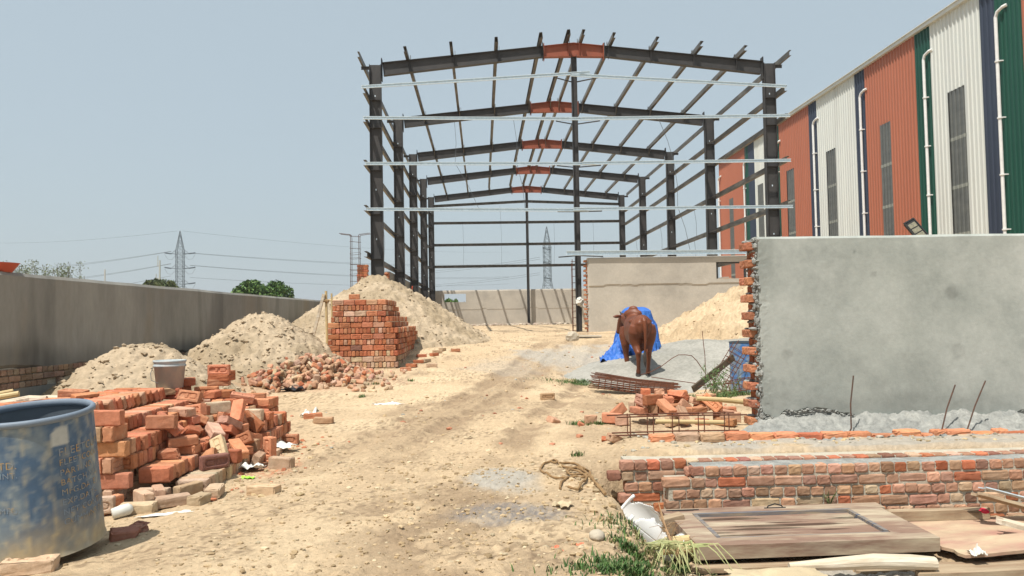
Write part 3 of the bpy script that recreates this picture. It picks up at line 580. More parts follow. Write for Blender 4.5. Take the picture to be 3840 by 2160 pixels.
# mortar skirt piled at its foot
X, Y = np.meshgrid(np.arange(2.25, 8.2, .022), np.arange(6.62, 7.13, .018))
t = sst(6.68, 7.12, Y)
Z = -.665 + .15 * t ** 1.6 * sst(2.25, 2.75, X) + (fbm(X * 7, Y * 12, 51, 5) - .5) * .09 * sst(6.62, 6.75, Y) + clods(X, Y, 22, 52) * .03 + clods(X, Y, 45, 57) * .012 - .05 * sst(2.7, 2.25, X)
C = np.tile(np.array([1., 1, 1]), X.shape + (1,)) * (.8 + .35 * fbm(X * 6, Y * 6, 53, 3))[..., None]
gridmesh('mortar_skirt', X, Y, Z, C, M['roughcement'], parent=wl)

# low brick walls at the right
def coursed(mb, x0, x1, y, zt, n, pitch=.083, depth=.1, seed=1, kinds=('dull', 'pink', 'tan', 'red'), start=0, xfun=None, wts=None, gap=.006):
    for k in range(n):
        z = zt - (k + .5) * pitch; head = (k + start) % 2 == 0
        s = x0 + (xfun(k) if xfun else 0)
        while s < x1:
            w = (.10 if (head or RG.random() < .35) else .215) + RG.uniform(-.008, .008)
            h = pitch - .010 + RG.uniform(-.004, .004)
            V = brickverts(w, depth, h, RG, rnd=.008, jit=.0018, chip=.14) + np.array([s + w / 2, y + depth / 2 + RG.uniform(-.01, .007), z + RG.uniform(-.004, .004)])
            mb.add(V, _BF, 0, brickcol(RG.choice(kinds, p=wts)) * (1 if RG.random() > .12 else .7)); s += w + gap + RG.uniform(-.004, .006)
wl = empty('low_brick_wall', (0, 0, 0), 0, 'unplastered low brick wall, the nearer and larger of the two in front of the grey wall', 'wall', 'low foundation brick walls')
b = MB(); b.box((1.6, 5.811, -1.3), (8, 5.985, -.717), 1); b.box((1.40, 5.811, -1.3), (1.6, 5.985, -.80), 1)
coursed(b, 1.58, 7.6, 5.8, -.702, 1, kinds=('dull', 'pink', 'tan', 'red'), wts=(.5, .34, .1, .06), start=0)
coursed(b, 1.36, 7.6, 5.8, -.785, 1, kinds=('dull', 'pink', 'tan', 'red'), wts=(.5, .36, .06, .08), start=1)
coursed(b, 1.40, 7.6, 5.8, -.868, 5, kinds=('dull', 'pink', 'tan', 'red'), wts=(.5, .34, .1, .06), xfun=lambda k: (.03, -.02, .05, 0, .04)[k], start=0)
for yy in (5.93,):                                             # end bricks seen from the left
    for k in range(6):
        V = brickverts(.2, .1, .068, RG, rnd=.012, jit=.004) + np.array([1.5 + (.16 if k == 0 else 0), yy, -.72 - (k + .5) * .083]); b.add(V, _BF, 0, brickcol('dull'))
b.build('brick_courses', [M['brickv'], M['mortar']], wl)
X, Y = np.meshgrid(np.arange(1.6, 7.9, .03), np.arange(5.81, 6.0, .018))
Z = -.712 + .014 * (fbm(X * 6, Y * 6, 61, 4)) + .006 * fbm(X * 20, Y * 20, 62, 2); Z[0] -= .03; Z[-1] -= .03
gridmesh('mortar_bed', X, Y, Z, np.tile(np.array([1.2, 1.15, 1.05]), X.shape + (1,)), M['roughcement'], parent=wl)
wl = empty('low_brick_wall', (0, 0, 0), 0, 'darker low brick wall stepping out to the left behind the nearer one', 'wall', 'low foundation brick walls')
b = MB(); b.box((1.12, 6.012, -1.35), (8, 6.28, -.694), 1)
coursed(b, 1.05, 7.6, 6.0, -.682, 8, kinds=('dull', 'tan', 'red', 'purple'), wts=(.55, .1, .25, .1), xfun=lambda k: (.02, -.08, .05, 0, .05, .12, .2, .2)[k], start=0)
b.build('brick_courses', [M['brickv'], M['mortar']], wl)
wl = empty('brick_ledge', (0, 0, 0), 0, 'single course of bricks half buried in mortar along the foot of the grey wall', 'brick ledge')
b = MB(); s = 1.46
while s < 7.8:
    w = .215 if s < 3.0 or RG.random() < .6 else .11
    if not (2.85 < s < 3.0 and False):
        V = brickverts(w, .11, .078, RG, rnd=.01, jit=.004, chip=.3) + np.array([s + w / 2, 6.66 + .055 + RG.uniform(-.008, .008), -.645 + .02 * sst(3, 2, np.array(s)).item() + RG.uniform(-.005, .005) - (.03 if s > 2.9 and RG.random() < .3 else 0)])
        b.add(V, _BF, 0, brickcol(RG.choice(['orange', 'pink', 'tan'] if s < 2.4 else ['orange', 'red', 'orange'])))
    s += w + RG.uniform(.004, .012)
b.build('brick_course', [M['brickv']], wl)
# ------------------------------------------------------------ steel frame
FX, FY, BAY, HW, HE, HR = 3.52, 27.6, 7.5, 7.5, 9.84, 10.6
def hexa(mb, a, b, mi=0):
    """a, b: four corners at each end"""
    V = np.array(list(a) + list(b), float)
    return mb.add(V, [(3, 2, 1, 0), (4, 5, 6, 7), (0, 1, 5, 4), (1, 2, 6, 5), (2, 3, 7, 6), (3, 0, 4, 7)], mi)
def ibeam(mb, p0, p1, wd, d0, d1, fw=.2, tf=.014, tw=.01):
    """I section: p0-p1 runs along one flange, wd points across the web"""
    p0, p1, wd = Vector(p0), Vector(p1), Vector(wd).normalized(); ax = (p1 - p0).normalized(); n = ax.cross(wd).normalized()
    def sec(p, a, b, h): return [p + wd * a - n * h, p + wd * b - n * h, p + wd * b + n * h, p + wd * a + n * h]
    hexa(mb, sec(p0, tf, d0 - tf, tw / 2), sec(p1, tf, d1 - tf, tw / 2))
    hexa(mb, sec(p0, 0, tf, fw / 2), sec(p1, 0, tf, fw / 2))
    hexa(mb, sec(p0, d0 - tf, d0, fw / 2), sec(p1, d1 - tf, d1, fw / 2))
def csec(mb, p0, p1, up, out, h=.2, fl=.07, t=.006, lip=.018):
    """C section with its web along up, flanges towards out"""
    p0, p1, up, out = Vector(p0), Vector(p1), Vector(up).normalized(), Vector(out).normalized()
    def sec(p, a, b, c, d): return [p + up * a + out * c, p + up * b + out * c, p + up * b + out * d, p + up * a + out * d]
    for (a, b, c, d) in ((0, h, 0, t), (0, t, t, fl), (h - t, h, t, fl), (t, lip, fl - t, fl), (h - lip, h - t, fl - t, fl)):
        hexa(mb, sec(p0, a, b, c, d), sec(p1, a, b, c, d))
fr = empty('steel_frame', (FX, FY, 0), 0, 'unfinished dark steel portal frame of a shed with red ridge pieces and bright girts', 'steel frame')
def fb(mb, name, m): return mb.build(name, m, fr)
GL = [8.52, 7.5, 5.95, 4.35, 2.72]
PX = [-6.05, -4.42, -2.8, -1.2, -.2, .2, 1.3, 2.87, 4.47, 6.07]
topz = lambda x: HE + (HR - HE) * (1 - abs(x) / HW)
for i in range(5):
    y = i * BAY
    for s in (-1, 1):
        b = MB(); xo = s * HW
        ibeam(b, (xo, y, -.25), (xo, y, HE - .02), (-s, 0, 0), .46, .42, fw=.24)
        for g in GL:                                                  # stiffeners and girt cleats
            b.box((min(xo, xo - s * .43), y - .11, g - .02), (max(xo, xo - s * .43), y + .11, g - .008)) if g > 2 else 0
            b.box((min(xo, xo + s * .09), y - .1, g + .16), (max(xo, xo + s * .09), y + .1, g + .172))
        b.box((min(xo - s * .44, xo - s * .465), y - .13, HE - .62), (max(xo - s * .44, xo - s * .465), y + .13, HE + .2))
        for q in (HE - 1.2, 5.2, 3.4): b.box((xo - s * .2 - .02, y - .011, q), (xo - s * .2 + .015, y + .011, q + .06), 1)
        b.box((min(xo, xo + s * .3), y - .05, HE - .1), (max(xo, xo + s * .3), y + .05, HE - .085)); b.box((min(xo, xo + s * .3), y - .006, HE - .2), (max(xo, xo + s * .3), y + .006, HE - .1))
        fb(b, 'column', [M['steel'], M['galv']])
        b = MB(); xa, xb = s * (HW - .47), s * 1.12
        ax = Vector((xb - xa, 0, topz(xb) - topz(xa))).normalized(); wd = Vector((ax.z, 0, -ax.x)); wd = -wd if wd.z > 0 else wd
        ibeam(b, (xa, y, topz(xa)), (xb, y, topz(xb)), wd, .48, .40, fw=.2)
        for px in PX:
            if px * s > 0 and abs(px) > 1.15: hexa(b, [(px - .006, y - .1, topz(px) - .46 + .02 * 0), (px + .006, y - .1, topz(px) - .44), (px + .006, y + .1, topz(px) - .44), (px - .006, y + .1, topz(px) - .46)],
                                                  [(px - .006, y - .1, topz(px)), (px + .006, y - .1, topz(px)), (px + .006, y + .1, topz(px)), (px - .006, y + .1, topz(px))])
        b.box((xa - .013 + s * .02, y - .13, topz(xa) - .6), (xa + .013 + s * .02, y + .13, topz(xa) + .12))
        b.box((xb - .012 + s * .02, y - .12, topz(xb) - .5), (xb + .012 + s * .02, y + .12, topz(xb) + .1))
        fb(b, 'rafter', M['steel'])
    b = MB()
    for s in (-1, 1):
        p0 = (s * 1.12, y, topz(1.12)); p1 = (0, y, HR)
        def sec(x, zt, zb_, h): return [(x, y - h, zb_), (x, y + h, zb_), (x, y + h, zt), (x, y - h, zt)]
        zb0, zb1 = topz(1.12) - .42, topz(1.12) - .40
        hexa(b, sec(p0[0], p0[2] - .014, zb0 + .014, .006), sec(0, HR - .014, zb1 + .014, .006))
        hexa(b, sec(p0[0], p0[2], p0[2] - .014, .1), sec(0, HR, HR - .014, .1)); hexa(b, sec(p0[0], zb0 + .014, zb0, .1), sec(0, zb1 + .014, zb1, .1))
        b.box((s * 1.1 - .012, y - .12, topz(1.12) - .52), (s * 1.1 + .012, y + .12, topz(1.12) + .09))
        b.box((s * .2 - .006, y - .1, zb1 + .01), (s * .2 + .006, y + .1, HR - .03))
    fb(b, 'ridge_section', M['oxide'])
# wind columns under the ridge
for y, x in ((0, 0), (4 * BAY, 0)):
    b = MB(); ibeam(b, (x - .1, y - (.0 if y == 0 else 0), -.2), (x - .1, y, HR - .45), (1, 0, 0), .2, .2, fw=.19)
    b.box((x - .2, y - .17, -.2), (x + .2, y + .17, -.16))
    fb(b, 'wind_column', M['steel'])
L4 = 4 * BAY
for px in PX:                                                         # roof purlins, running past the first frame
    b = MB(); z = topz(px) + .005; s = -1 if px < 0 else 1
    for k in range(4):
        ya = (-.9 if k == 0 else k * BAY - .35); yb = (k + 1) * BAY + .35 if k < 3 else L4 + .3
        o = .004 * (k % 2)
        csec(b, (px + o, ya, z + o), (px + o, yb, z + o), (s * .1, 0, 1), (s, 0, -.1 * 1), .2, .11)
    for k in range(5): b.box((px - .05 * s - .006, k * BAY - .06, z - .01), (px - .05 * s + .006, k * BAY + .06, z + .17))
    for k in range(1, 5):                                             # flange brace
        b.tube([(px, k * BAY - .55, z + .02), (px, k * BAY - .02, z - .4)], .02, 4)
    fb(b, 'purlin', M['purlin'])
for s in (-1, 1):                                                     # eave struts
    b = MB(); csec(b, (s * (HW + .22), -.9, HE - .04), (s * (HW + .22), L4 + .3, HE - .04), (0, 0, 1), (s, 0, 0), .2, .07); fb(b, 'eave_strut', M['purlin'])
    for g in GL:
        b = MB(); x = s * (HW + .02)
        for k in range(4):
            ya = (-.85 if k == 0 else k * BAY - .3); yb = (k + 1) * BAY + .3 if k < 3 else L4 + .15
            csec(b, (x + s * .004 * (k % 2), ya, g + .003 * (k % 2)), (x + s * .004 * (k % 2), yb, g + .003 * (k % 2)), (0, 0, 1), (s, 0, 0), .2, .1)
            b.tube([(x, (k + 1) * BAY - .7, g + .1), (x - s * .3, (k + 1) * BAY, g + .02)], .02, 4)
        fb(b, 'side_girt', M['purlin'])
# bright girts lying across the front
def fgirt(x0, z0, x1, z1, y=-.93, h=.105):
    b = MB(); csec(b, (x0, y, z0), (x1, y, z1), (0, 0, 1), (0, -1, 0), h, .055, .006); fb(b, 'front_girt', M['galv'])
fgirt(-7.65, 8.66, .45, 9.14); fgirt(-.25, 9.06, 7.55, 8.6)
fgirt(-7.6, 7.56, .5, 7.47, -.93); fgirt(.1, 7.46, 7.62, 7.52, -1.0)
fgirt(-7.55, 5.94, .6, 5.86); fgirt(.1, 5.87, 7.6, 5.9, -1.0)
fgirt(-7.5, 4.33, .3, 4.21); fgirt(-.25, 4.24, 7.62, 4.24, -1.0)
fgirt(-.52, 2.66, 6.0, 2.62, -.93, .16)
for g in (9.03, 7.46, 5.86, 4.22, 2.6):                              # knee braces from the wind column
    for s in (-1, 1):
        b = MB(); b.tube([(s * .1, -.02, g + .12), (s * .78, -.87, g + .01)], .025, 4); fb(b, 'knee_brace', M['steel'])
for k, g in enumerate((9.02, 7.72, 6.05, 4.4)):                       # girts of the far end
    for s in (-1, 1):
        b = MB(); csec(b, (s * 7.3, L4 + .12, g), (s * .05, L4 + .12, g + (.3 if k == 0 else 0)), (0, 0, 1), (0, -1, 0), .2, .07, .007); fb(b, 'end_girt', M['purlin'])
rods = [((-4.9, L4, 4.5), (-4.9, L4, 7.7)), ((-2.0, L4, 4.5), (-2.05, L4, 9.1)), ((2.0, L4, 4.5), (2.05, L4, 7.7)), ((5, L4, 4.5), (5.05, L4, 7.7)),
        ((-4.4, -.9, 5.95), (-4.4, -.9, 7.5)), ((-2.2, -.9, 5.95), (-2.3, -.9, 7.5)), ((-4.35, -.9, 5.9), (-3.6, -.85, 4.4)), ((-2.2, -.9, 5.9), (-1.95, -.9, 4.35)),
        ((2.9, -.9, 7.5), (3.4, -.9, 5.95)), ((3.4, -.95, 5.9), (3.5, -.9, 4.35)), ((3.5, -.95, 4.3), (3.9, -.9, 2.8)), ((7.52, 3.4, 7.5), (7.52, 3.6, 5.95)), ((7.55, 1.3, 5.9), (7.6, 1.2, 4.4))]
for s in (-1, 1):
    for k in range(4):
        rods.append(((s * 7.53, (k + .5) * BAY, 2.9), (s * 7.55, (k + .5) * BAY + .1, 4.4))); rods.append(((s * 7.53, (k + .45) * BAY, 4.5), (s * 7.55, (k + .5) * BAY, 6.0)))
for a, c in rods:
    b = MB(); m_ = (Vector(a) + Vector(c)) / 2 + Vector((.05, 0, 0)); b.tube([a, m_, c], .009, 4); fb(b, 'sag_rod', M['wire'])

# rebar cage column and rebar tied beside the partition wall
def cage(name, label, x, y, z0, z1, w, m, splay=False, cat='rebar cage', nst=None, r=.012):
    rt = empty(name, (x, y, z0), 0, label, cat, 'standing rebar cages'); hh = z1 - z0
    for i, (a, c) in enumerate(((-w, -w), (w, -w), (w, w), (-w, w))):
        b = MB(); pts = [(a, c, 0), (a * 1.02, c, hh * .5), (a * .95, c, hh - .04 * i)]
        if splay: pts += [(a * .9 + (.02 if i in (1, 2) else -.02), c, hh), (a + (.42 if i in (1, 2) else -.42), c, hh + .05)]
        b.tube(pts, r, 5); b.build('rod', m, rt)
    n = nst or int(hh / .2)
    for k in range(n):
        z = (k + .6) * hh / n + RG.uniform(-.03, .03); t = RG.uniform(-.04, .04)
        b = MB(); b.tube([(-w * 1.15, -w * 1.15, z), (w * 1.15, -w * 1.15, z + t), (w * 1.15, w * 1.15, z), (-w * 1.15, w * 1.15, z - t), (-w * 1.15, -w * 1.15, z)], r * .6, 4); b.build('stirrup', m, rt)
    return rt
cage('rebar_cage', 'dark rebar cage with splayed tops rising beside the brick pier', -4.78, 29.0, -.2, 3.75, .16, M['darkrust'], True)
cage('rebar_cage', 'rusty rebar cage standing between the centre steel column and the partition wall', 3.42, 27.75, -.2, 2.6, .11, M['rust'], False, nst=11)
b = MB(); b.blob((0, 0, 0), .17, sub=3, jit=.12, sq=(1, .8, 1)); b.blob((.1, 0, -.14), .1, sub=2, jit=.2)
tag(b.build('plastic_bag', M['film'], loc=(3.55, 27.55, 1.05)), 'white bag hanging on the rebar beside the partition wall', 'bag')
b = MB(); b.tube([(0, 0, 0), (.08, 0, .5), (.16, 0, 1.0)], .025, 6); b.box((.05, -.02, .45), (.16, .02, .52))
tag(b.build('red_stake', M['red'], loc=(-2.85, 29.6, .8)), 'thin red stake standing on the earth heap before the left columns', 'stake')

# ------------------------------------------------------------ striped warehouse
wh = empty('warehouse', (22, 30, 0), 0, 'tall warehouse clad in white, orange, green and navy corrugated stripes', 'warehouse')
EZ = 14.5; WM = {'w': mat('white_sheet', (.62, .64, .6), (.57, .59, .56), scale=.6, rough=.45, vary=.04, bscale=3, stretch=(1, 2.5, .12), c3=(.5, .5, .46), s3=.9, t3=(.5, .8)),
                 'o': mat('orange_sheet', (.40, .142, .082), (.37, .13, .075), scale=.6, rough=.45, stretch=(1, 1, .2)),
                 'g': mat('green_sheet', (.012, .075, .05), (.01, .06, .042), scale=.6, rough=.4, stretch=(1, 1, .2)),
                 'n': mat('navy_sheet', (.04, .052, .082), (.035, .045, .07), scale=.6, rough=.4, stretch=(1, 1, .2))}
bands = [(68.7, 61.9, 'o'), (61.9, 61.1, 'g'), (61.1, 59.7, 'n'), (59.7, 56.2, 'w'), (56.2, 55.3, 'n'), (55.3, 54.6, 'g'), (54.6, 49.5, 'o'), (49.5, 48.3, 'n'), (48.3, 43.2, 'w'), (43.2, 42.05, 'n'),
         (42.05, 37.0, 'o'), (37.0, 35.7, 'g'), (35.7, 32.0, 'w'), (32.0, 31.05, 'n'), (31.05, 29.45, 'g'), (29.45, 26, 'o'), (26, 24.8, 'n'), (24.8, 20, 'w')]
def corr(mb, ya, yb, z0, z1, x=0, per=.28, dep=.05, holes=(), mi=0):
    n = max(1, round(abs(yb - ya) / per)); pr = []
    for k in range(n):
        for f, d in ((0, 0), (.32, 0), (.42, -dep), (.58, -dep), (.68, 0)):
            pr.append((ya + (yb - ya) * (k + f) / n, x + d))
    pr.append((yb, x))
    if pr[0][0] < pr[-1][0]: pr = pr[::-1]
    for (yA, xA), (yB, xB) in zip(pr[:-1], pr[1:]):
        ym = (yA + yB) / 2; spans = [(z0, z1)]
        for (ha, hb, hz) in holes:
            if min(ha, hb) < ym < max(ha, hb): spans = [(hz, z1)]
        for (a, c) in spans: mb.add([(xA, yA, a), (xB, yB, a), (xB, yB, c), (xA, yA, c)], [(0, 1, 2, 3)], mi)
sky_c = [65.5, 58.55, 52.7, 46.4, 40.0, 33.8, 27.6, 22]
for (ya, yb, k) in bands:
    b = MB(); hol = [(c - .6, c + .6, 10.7) for c in sky_c if yb < c < ya]
    corr(b, ya - 30, yb - 30, 0, EZ - .1, holes=[(h[0] - 30, h[1] - 30, h[2]) for h in hol]); b.build('wall_panel', WM[k], wh)
mg = mat('fibreglass_skylight', (.12, .125, .115), (.09, .095, .09), scale=1.2, rough=.35, spec=.5, stretch=(1, 1, 3)); mg2 = mat('skylight_lap', (.24, .25, .22), rough=.5)
for c in sky_c:
    b = MB(); corr(b, c + .6 - 30, c - .6 - 30, 0, 10.7, x=.004, per=.28)
    for zz in (8.35, 6.1, 3.9): corr(b, c + .6 - 30, c - .6 - 30, zz, zz + .16, x=-.006, per=.28, mi=1)
    b.build('skylight_panel', [mg, mg2], wh)
b = MB(); b.box((.3, -10, 0), (30, 38.6, EZ - .6)); b.build('inner_walls', WM['w'], wh)
b = MB(); b.box((0, 38.7, 0), (30, 38.8, EZ)); b.build('end_wall', WM['o'], wh)
b = MB(); b.box((0, -10.1, 0), (30, -10, EZ)); b.build('end_wall', WM['o'], wh)
b = MB(); b.box((-.2, -10.2, EZ - .12), (.12, 38.9, EZ + .06)); b.box((-.26, -10.2, EZ + .062), (.1, 38.9, EZ + .1))
b.add([(.0, -10.2, EZ + .1), (.0, 38.9, EZ + .1), (15, 38.9, EZ + 1.6), (15, -10.2, EZ + 1.6), (30, -10.2, EZ + .1), (30, 38.9, EZ + .1)], [(0, 3, 2, 1), (3, 4, 5, 2)])
b.build('roof', WM['w'], wh)
for c in (68.5, 61.75, 54.75, 48.5, 42.3, 36.0, 30.75, 24.5):
    b = MB(); b.tube([(-.02, c - 30 - .5, 13.15), (-.1, c - 30 - .35, 13.12), (-.16, c - 30 - .1, 13.0), (-.17, c - 30, 12.8), (-.17, c - 30, 0)], .07, 10)
    for zz in (10.9, 8.5, 6.1, 3.8, 1.6): b.tube([(-.17, c - 30, zz), (-.17, c - 30, zz + .06)], .105, 10); b.box((-.15, c - 30 - .15, zz), (0, c - 30 - .1, zz + .05))
    b.build('downpipe', M['white'], wh, smooth=False)

# flood lamp behind the grey wall
c = at(2308, 588, y=8.3)
lr = empty('street_lamp', (c[0], 8.3, .9), 0, 'black solar flood lamp looking over the top of the grey wall', 'lamp')
b = MB(); b.tube([(.02, .02, -1.4), (.03, .02, .28), (.0, -.02, .36)], .02, 8); b.build('pole', M['bamboo'], lr)
b = MB(); Mx = Matrix.Translation((-.05, -.06, .46)) @ Matrix.Rotation(R(-28), 4, 'Y') @ Matrix.Rotation(R(-22), 4, 'X')
b.box((-.055, -.012, -.13), (.055, .012, .13), 0, Mx=Mx); b.box((-.065, -.02, -.135), (.065, .0, -.12), 0, Mx=Mx); b.box((-.065, -.02, .12), (.065, .0, .135), 0, Mx=Mx)
b.box((-.067, -.02, -.119), (-.055, .012, .119), 0, Mx=Mx); b.box((.055, -.02, -.119), (.067, .012, .119), 0, Mx=Mx); b.box((-.03, .012, -.1), (.03, .045, .0), 0, Mx=Mx)
b.build('lamp_head', M['lampblack'], lr)
b = MB()
for k in range(3): b.box((-.045, -.016, -.1 + k * .068), (.045, -.0125, -.045 + k * .068), 0, Mx=Mx)
b.build('led_panel', M['lens'], lr)

# ------------------------------------------------------------ pylons, wires, poles
def pylon(x, y, base, top, label, yaw):
    rt = empty('pylon', (x, y, base), yaw, label, 'pylon', 'transmission towers'); H = top - base; b = MB()
    def w(t): return .115 * (1 - t / .42) + .035 * (t / .42) if t < .42 else (.035 if t < .78 else .035 * (1 - (t - .78) / .22) + .002)
    lv = [0, .12, .22, .31, .38, .43, .48, .53, .58, .63, .68, .73, .78, .84, .9, .96, 1]
    cs = ((-1, -1), (1, -1), (1, 1), (-1, 1))
    for a, c_ in zip(lv[:-1], lv[1:]):
        P = [Vector((sx * w(a) * H, sy * w(a) * H, a * H)) for sx, sy in cs]; Q = [Vector((sx * w(c_) * H, sy * w(c_) * H, c_ * H)) for sx, sy in cs]
        for i in range(4):
            j = (i + 1) % 4; r = .085
            b.tube([P[i], Q[i]], r * 1.25, 4, cap=False); b.tube([P[i], Q[j]], r * .8, 4, cap=False); b.tube([P[j], Q[i]], r * .8, 4, cap=False); b.tube([Q[i], Q[j]], r * .8, 4, cap=False)
    b.build('lattice_tower', M['pylon'], rt)
    for t in (.45, .61, .76):
        b = MB(); wv = .035 * H
        for sx in (-1, 1):
            for sy in (-1, 1): b.tube([(sx * wv, sy * wv, t * H), (sx * .085 * H, 0, t * H + .3)], .13, 4)
            b.tube([(sx * wv, 0, t * H + .05 * H), (sx * .085 * H, 0, t * H + .3)], .1, 4)
        b.tube([(-wv, -wv, t * H), (wv, -wv, t * H), (wv, wv, t * H)], .08, 4)
        b.build('cross_arm', M['pylon'], rt)
        for sx in (-1, 1):
            b = MB(); b.tube([(sx * .085 * H, 0, t * H + .2), (sx * .15 * H, 0, t * H + .1 + (.012 * H if yaw < 1 else 0))], .28, 6); b.build('insulator', M['insul'], rt)
            b = MB(); b.tube([(sx * .15 * H, 0, t * H), (sx * .12 * H, 0, t * H - .05 * H), (sx * .08 * H, 0, t * H - .055 * H), (sx * .05 * H, 0, t * H - .02 * H)], .06, 4); b.build('jumper', M['wire'], rt)
    return rt
c1 = at(453, 581, y=330); c2 = at(1375, 570, y=360)
pylon(c1[0], 330, -1, c1[2], 'lattice pylon standing beyond the left boundary wall', 0.1)
pylon(c2[0], 360, -1, c2[2], 'lattice pylon seen through the steel frame, framed by its far end', 1.25)
def wire(p, q, sag, label, r=.07):
    b = MB(); p, q = Vector(p), Vector(q); pts = []
    for i in range(25):
        t = i / 24; pts.append(p.lerp(q, t) - Vector((0, 0, 4 * sag * t * (1 - t))))
    b.tube(pts, r, 4); tag(b.build('power_line', M['wire']), label, 'power line', 'power lines')
for k, (v1, v2, ur, vr) in enumerate(((632, 636, 1280, 664), (633, 641, 1280, 668), (663, 668, 1280, 696), (664, 672, 1280, 699), (694, 698, 1280, 714))):
    a = at(478, v1 + 4, y=330); c_ = at(ur, vr, y=520)
    wire(a, c_, 2.5, ordw(k) + ' wire from the top of those running right from the left pylon')
    a = at(430, v1, y=330); c_ = at(-60, v1 + 48 + k * 4, y=480)
    wire(a, c_, 2, ordw(k) + ' wire from the top of those running left from the left pylon')
wire(at(460, 581, y=330), at(1280, 634, y=560), 3, 'faint earth wire from the tip of the left pylon to the right', .05)
wire(at(446, 581, y=330), at(-60, 610, y=480), 2, 'faint earth wire from the tip of the left pylon to the left', .05)
for k, (v, w_) in enumerate(((655, 690), (658, 694), (690, 722), (693, 726))):
    a = at(1358, v - 8 + k * 2, y=360); c_ = at(900, w_ - 4, y=620)
    wire(a, c_, 3, ordw(k) + ' wire from the top of those running left from the right pylon')
c = at(402, 655, y=120)
b = MB(); b.tube([(0, 0, -1), (0, 0, c[2])], [.17, .12], 8); b.box((-.7, -.06, c[2] - 2.9), (.1, .06, c[2] - 2.75)); b.box((-.6, -.05, c[2] - 2.75), (-.5, .05, c[2] - 2.1)); b.box((-.35, -.08, c[2] - .9), (.1, .08, c[2] - .8)); b.tube([(-.3, 0, c[2] - .8), (-.3, 0, c[2] + .7)], .06, 6)
tag(b.build('utility_pole', M['concretepole'], loc=(c[0], 120, 0)), 'concrete utility pole with a cross bar beside the left pylon', 'utility pole', 'poles beyond the wall')
c = at(264, 678, y=90)
b = MB(); b.tube([(0, 0, -1), (0, 0, c[2])], .07, 6)
tag(b.build('utility_pole', M['concretepole'], loc=(c[0], 90, 0)), 'plain thin pole between the leafless bush and the left pylon', 'pole', 'poles beyond the wall')

# ------------------------------------------------------------ trees
def foliage(mb, ctrs, n, ls, cols, dens=.75):
    for (c, r) in ctrs:
        for _ in range(int(n * r ** 2)):
            d = RG.normal(size=3); d /= np.linalg.norm(d) + 1e-6; p = np.array(c) + d * r * (dens + (1.05 - dens) * RG.random()) * np.array((1, 1, .85))
            a = RG.normal(size=3); a /= np.linalg.norm(a); bb = np.cross(a, RG.normal(size=3)); bb /= np.linalg.norm(bb) + 1e-6; L_ = ls * RG.uniform(.6, 1.4)
            col_ = np.array(cols[RG.integers(len(cols))]) * RG.uniform(.7, 1.25)
            V = [p - a * L_, p + bb * L_ * .45, p + a * L_, p - bb * L_ * .45]
            mb.add(V, [(0, 1, 2, 3)], 0, col_)
def tree(u, v, y, wpx, hpx, label, cols, n=90, group='trees beyond the wall', ls=.16, lob=26, name='leafy_tree'):
    top = at(u, v, y=y); s = y / 1911.; Wd = wpx * s / 2; Hh = hpx * s
    base = -1.; rt = empty(name, (top[0], y, base), 0, label, 'tree', group); zt = top[2] - base
    b = MB(); b.tube([(0, 0, 0), (.1, 0, zt * .35), (0, .1, zt * .6), (.1, 0, zt * .85)], [.28, .22, .14, .05], 8)
    for k in range(7):
        a = k * .9; b.tube([(0, 0, zt * .4), (math.cos(a) * Wd * .4, math.sin(a) * Wd * .4, zt * .62), (math.cos(a) * Wd * .75, math.sin(a) * Wd * .75, zt * .78)], [.12, .08, .03], 6)
    b.build('trunk', M['bark'], rt)
    C = []
    for k in range(lob):
        a = RG.uniform(0, 6.28); q = RG.uniform(0, 1) ** .6; e = RG.uniform(-.35, 1)
        rr = Wd * math.sqrt(max(.05, 1 - e * e * .8)) * q
        C.append(((rr * math.cos(a), rr * math.sin(a), zt - Hh * .5 + e * Hh * .36), Wd * RG.uniform(.2, .34)))
    C += [((0, 0, zt - Hh * .42), Wd * .5), ((-Wd * .3, 0, zt - Hh * .5), Wd * .36), ((Wd * .28, 0, zt - Hh * .5), Wd * .4)]
    b = MB(); foliage(b, C, n / (Wd * .27) ** 2 / 2.5 * 1.0, ls, cols); b.build('crown', M['leaf'], rt)
GRN = [(.07, .14, .03), (.045, .10, .02), (.10, .17, .04), (.03, .075, .015)]
tree(655, 706, 60, 140, 95, 'dense round green tree showing above the left boundary wall', GRN, n=520, lob=40)
tree(398, 699, 75, 85, 60, 'small olive green tree top below the utility pole', [(.09, .11, .035), (.07, .10, .03), (.12, .13, .05)], n=250)
tree(1135, 750, 80, 50, 40, 'dark green tree glimpsed through the window hole of the back wall', GRN, n=200, lob=14)
c = at(105, 648, y=26)
rt = empty('feathery_bush', (c[0], 26, -.5), 0, 'sparse feathery grey green shrub rising behind the left boundary wall', 'shrub')
b = MB(); lf = MB(); zt = c[2] + .5
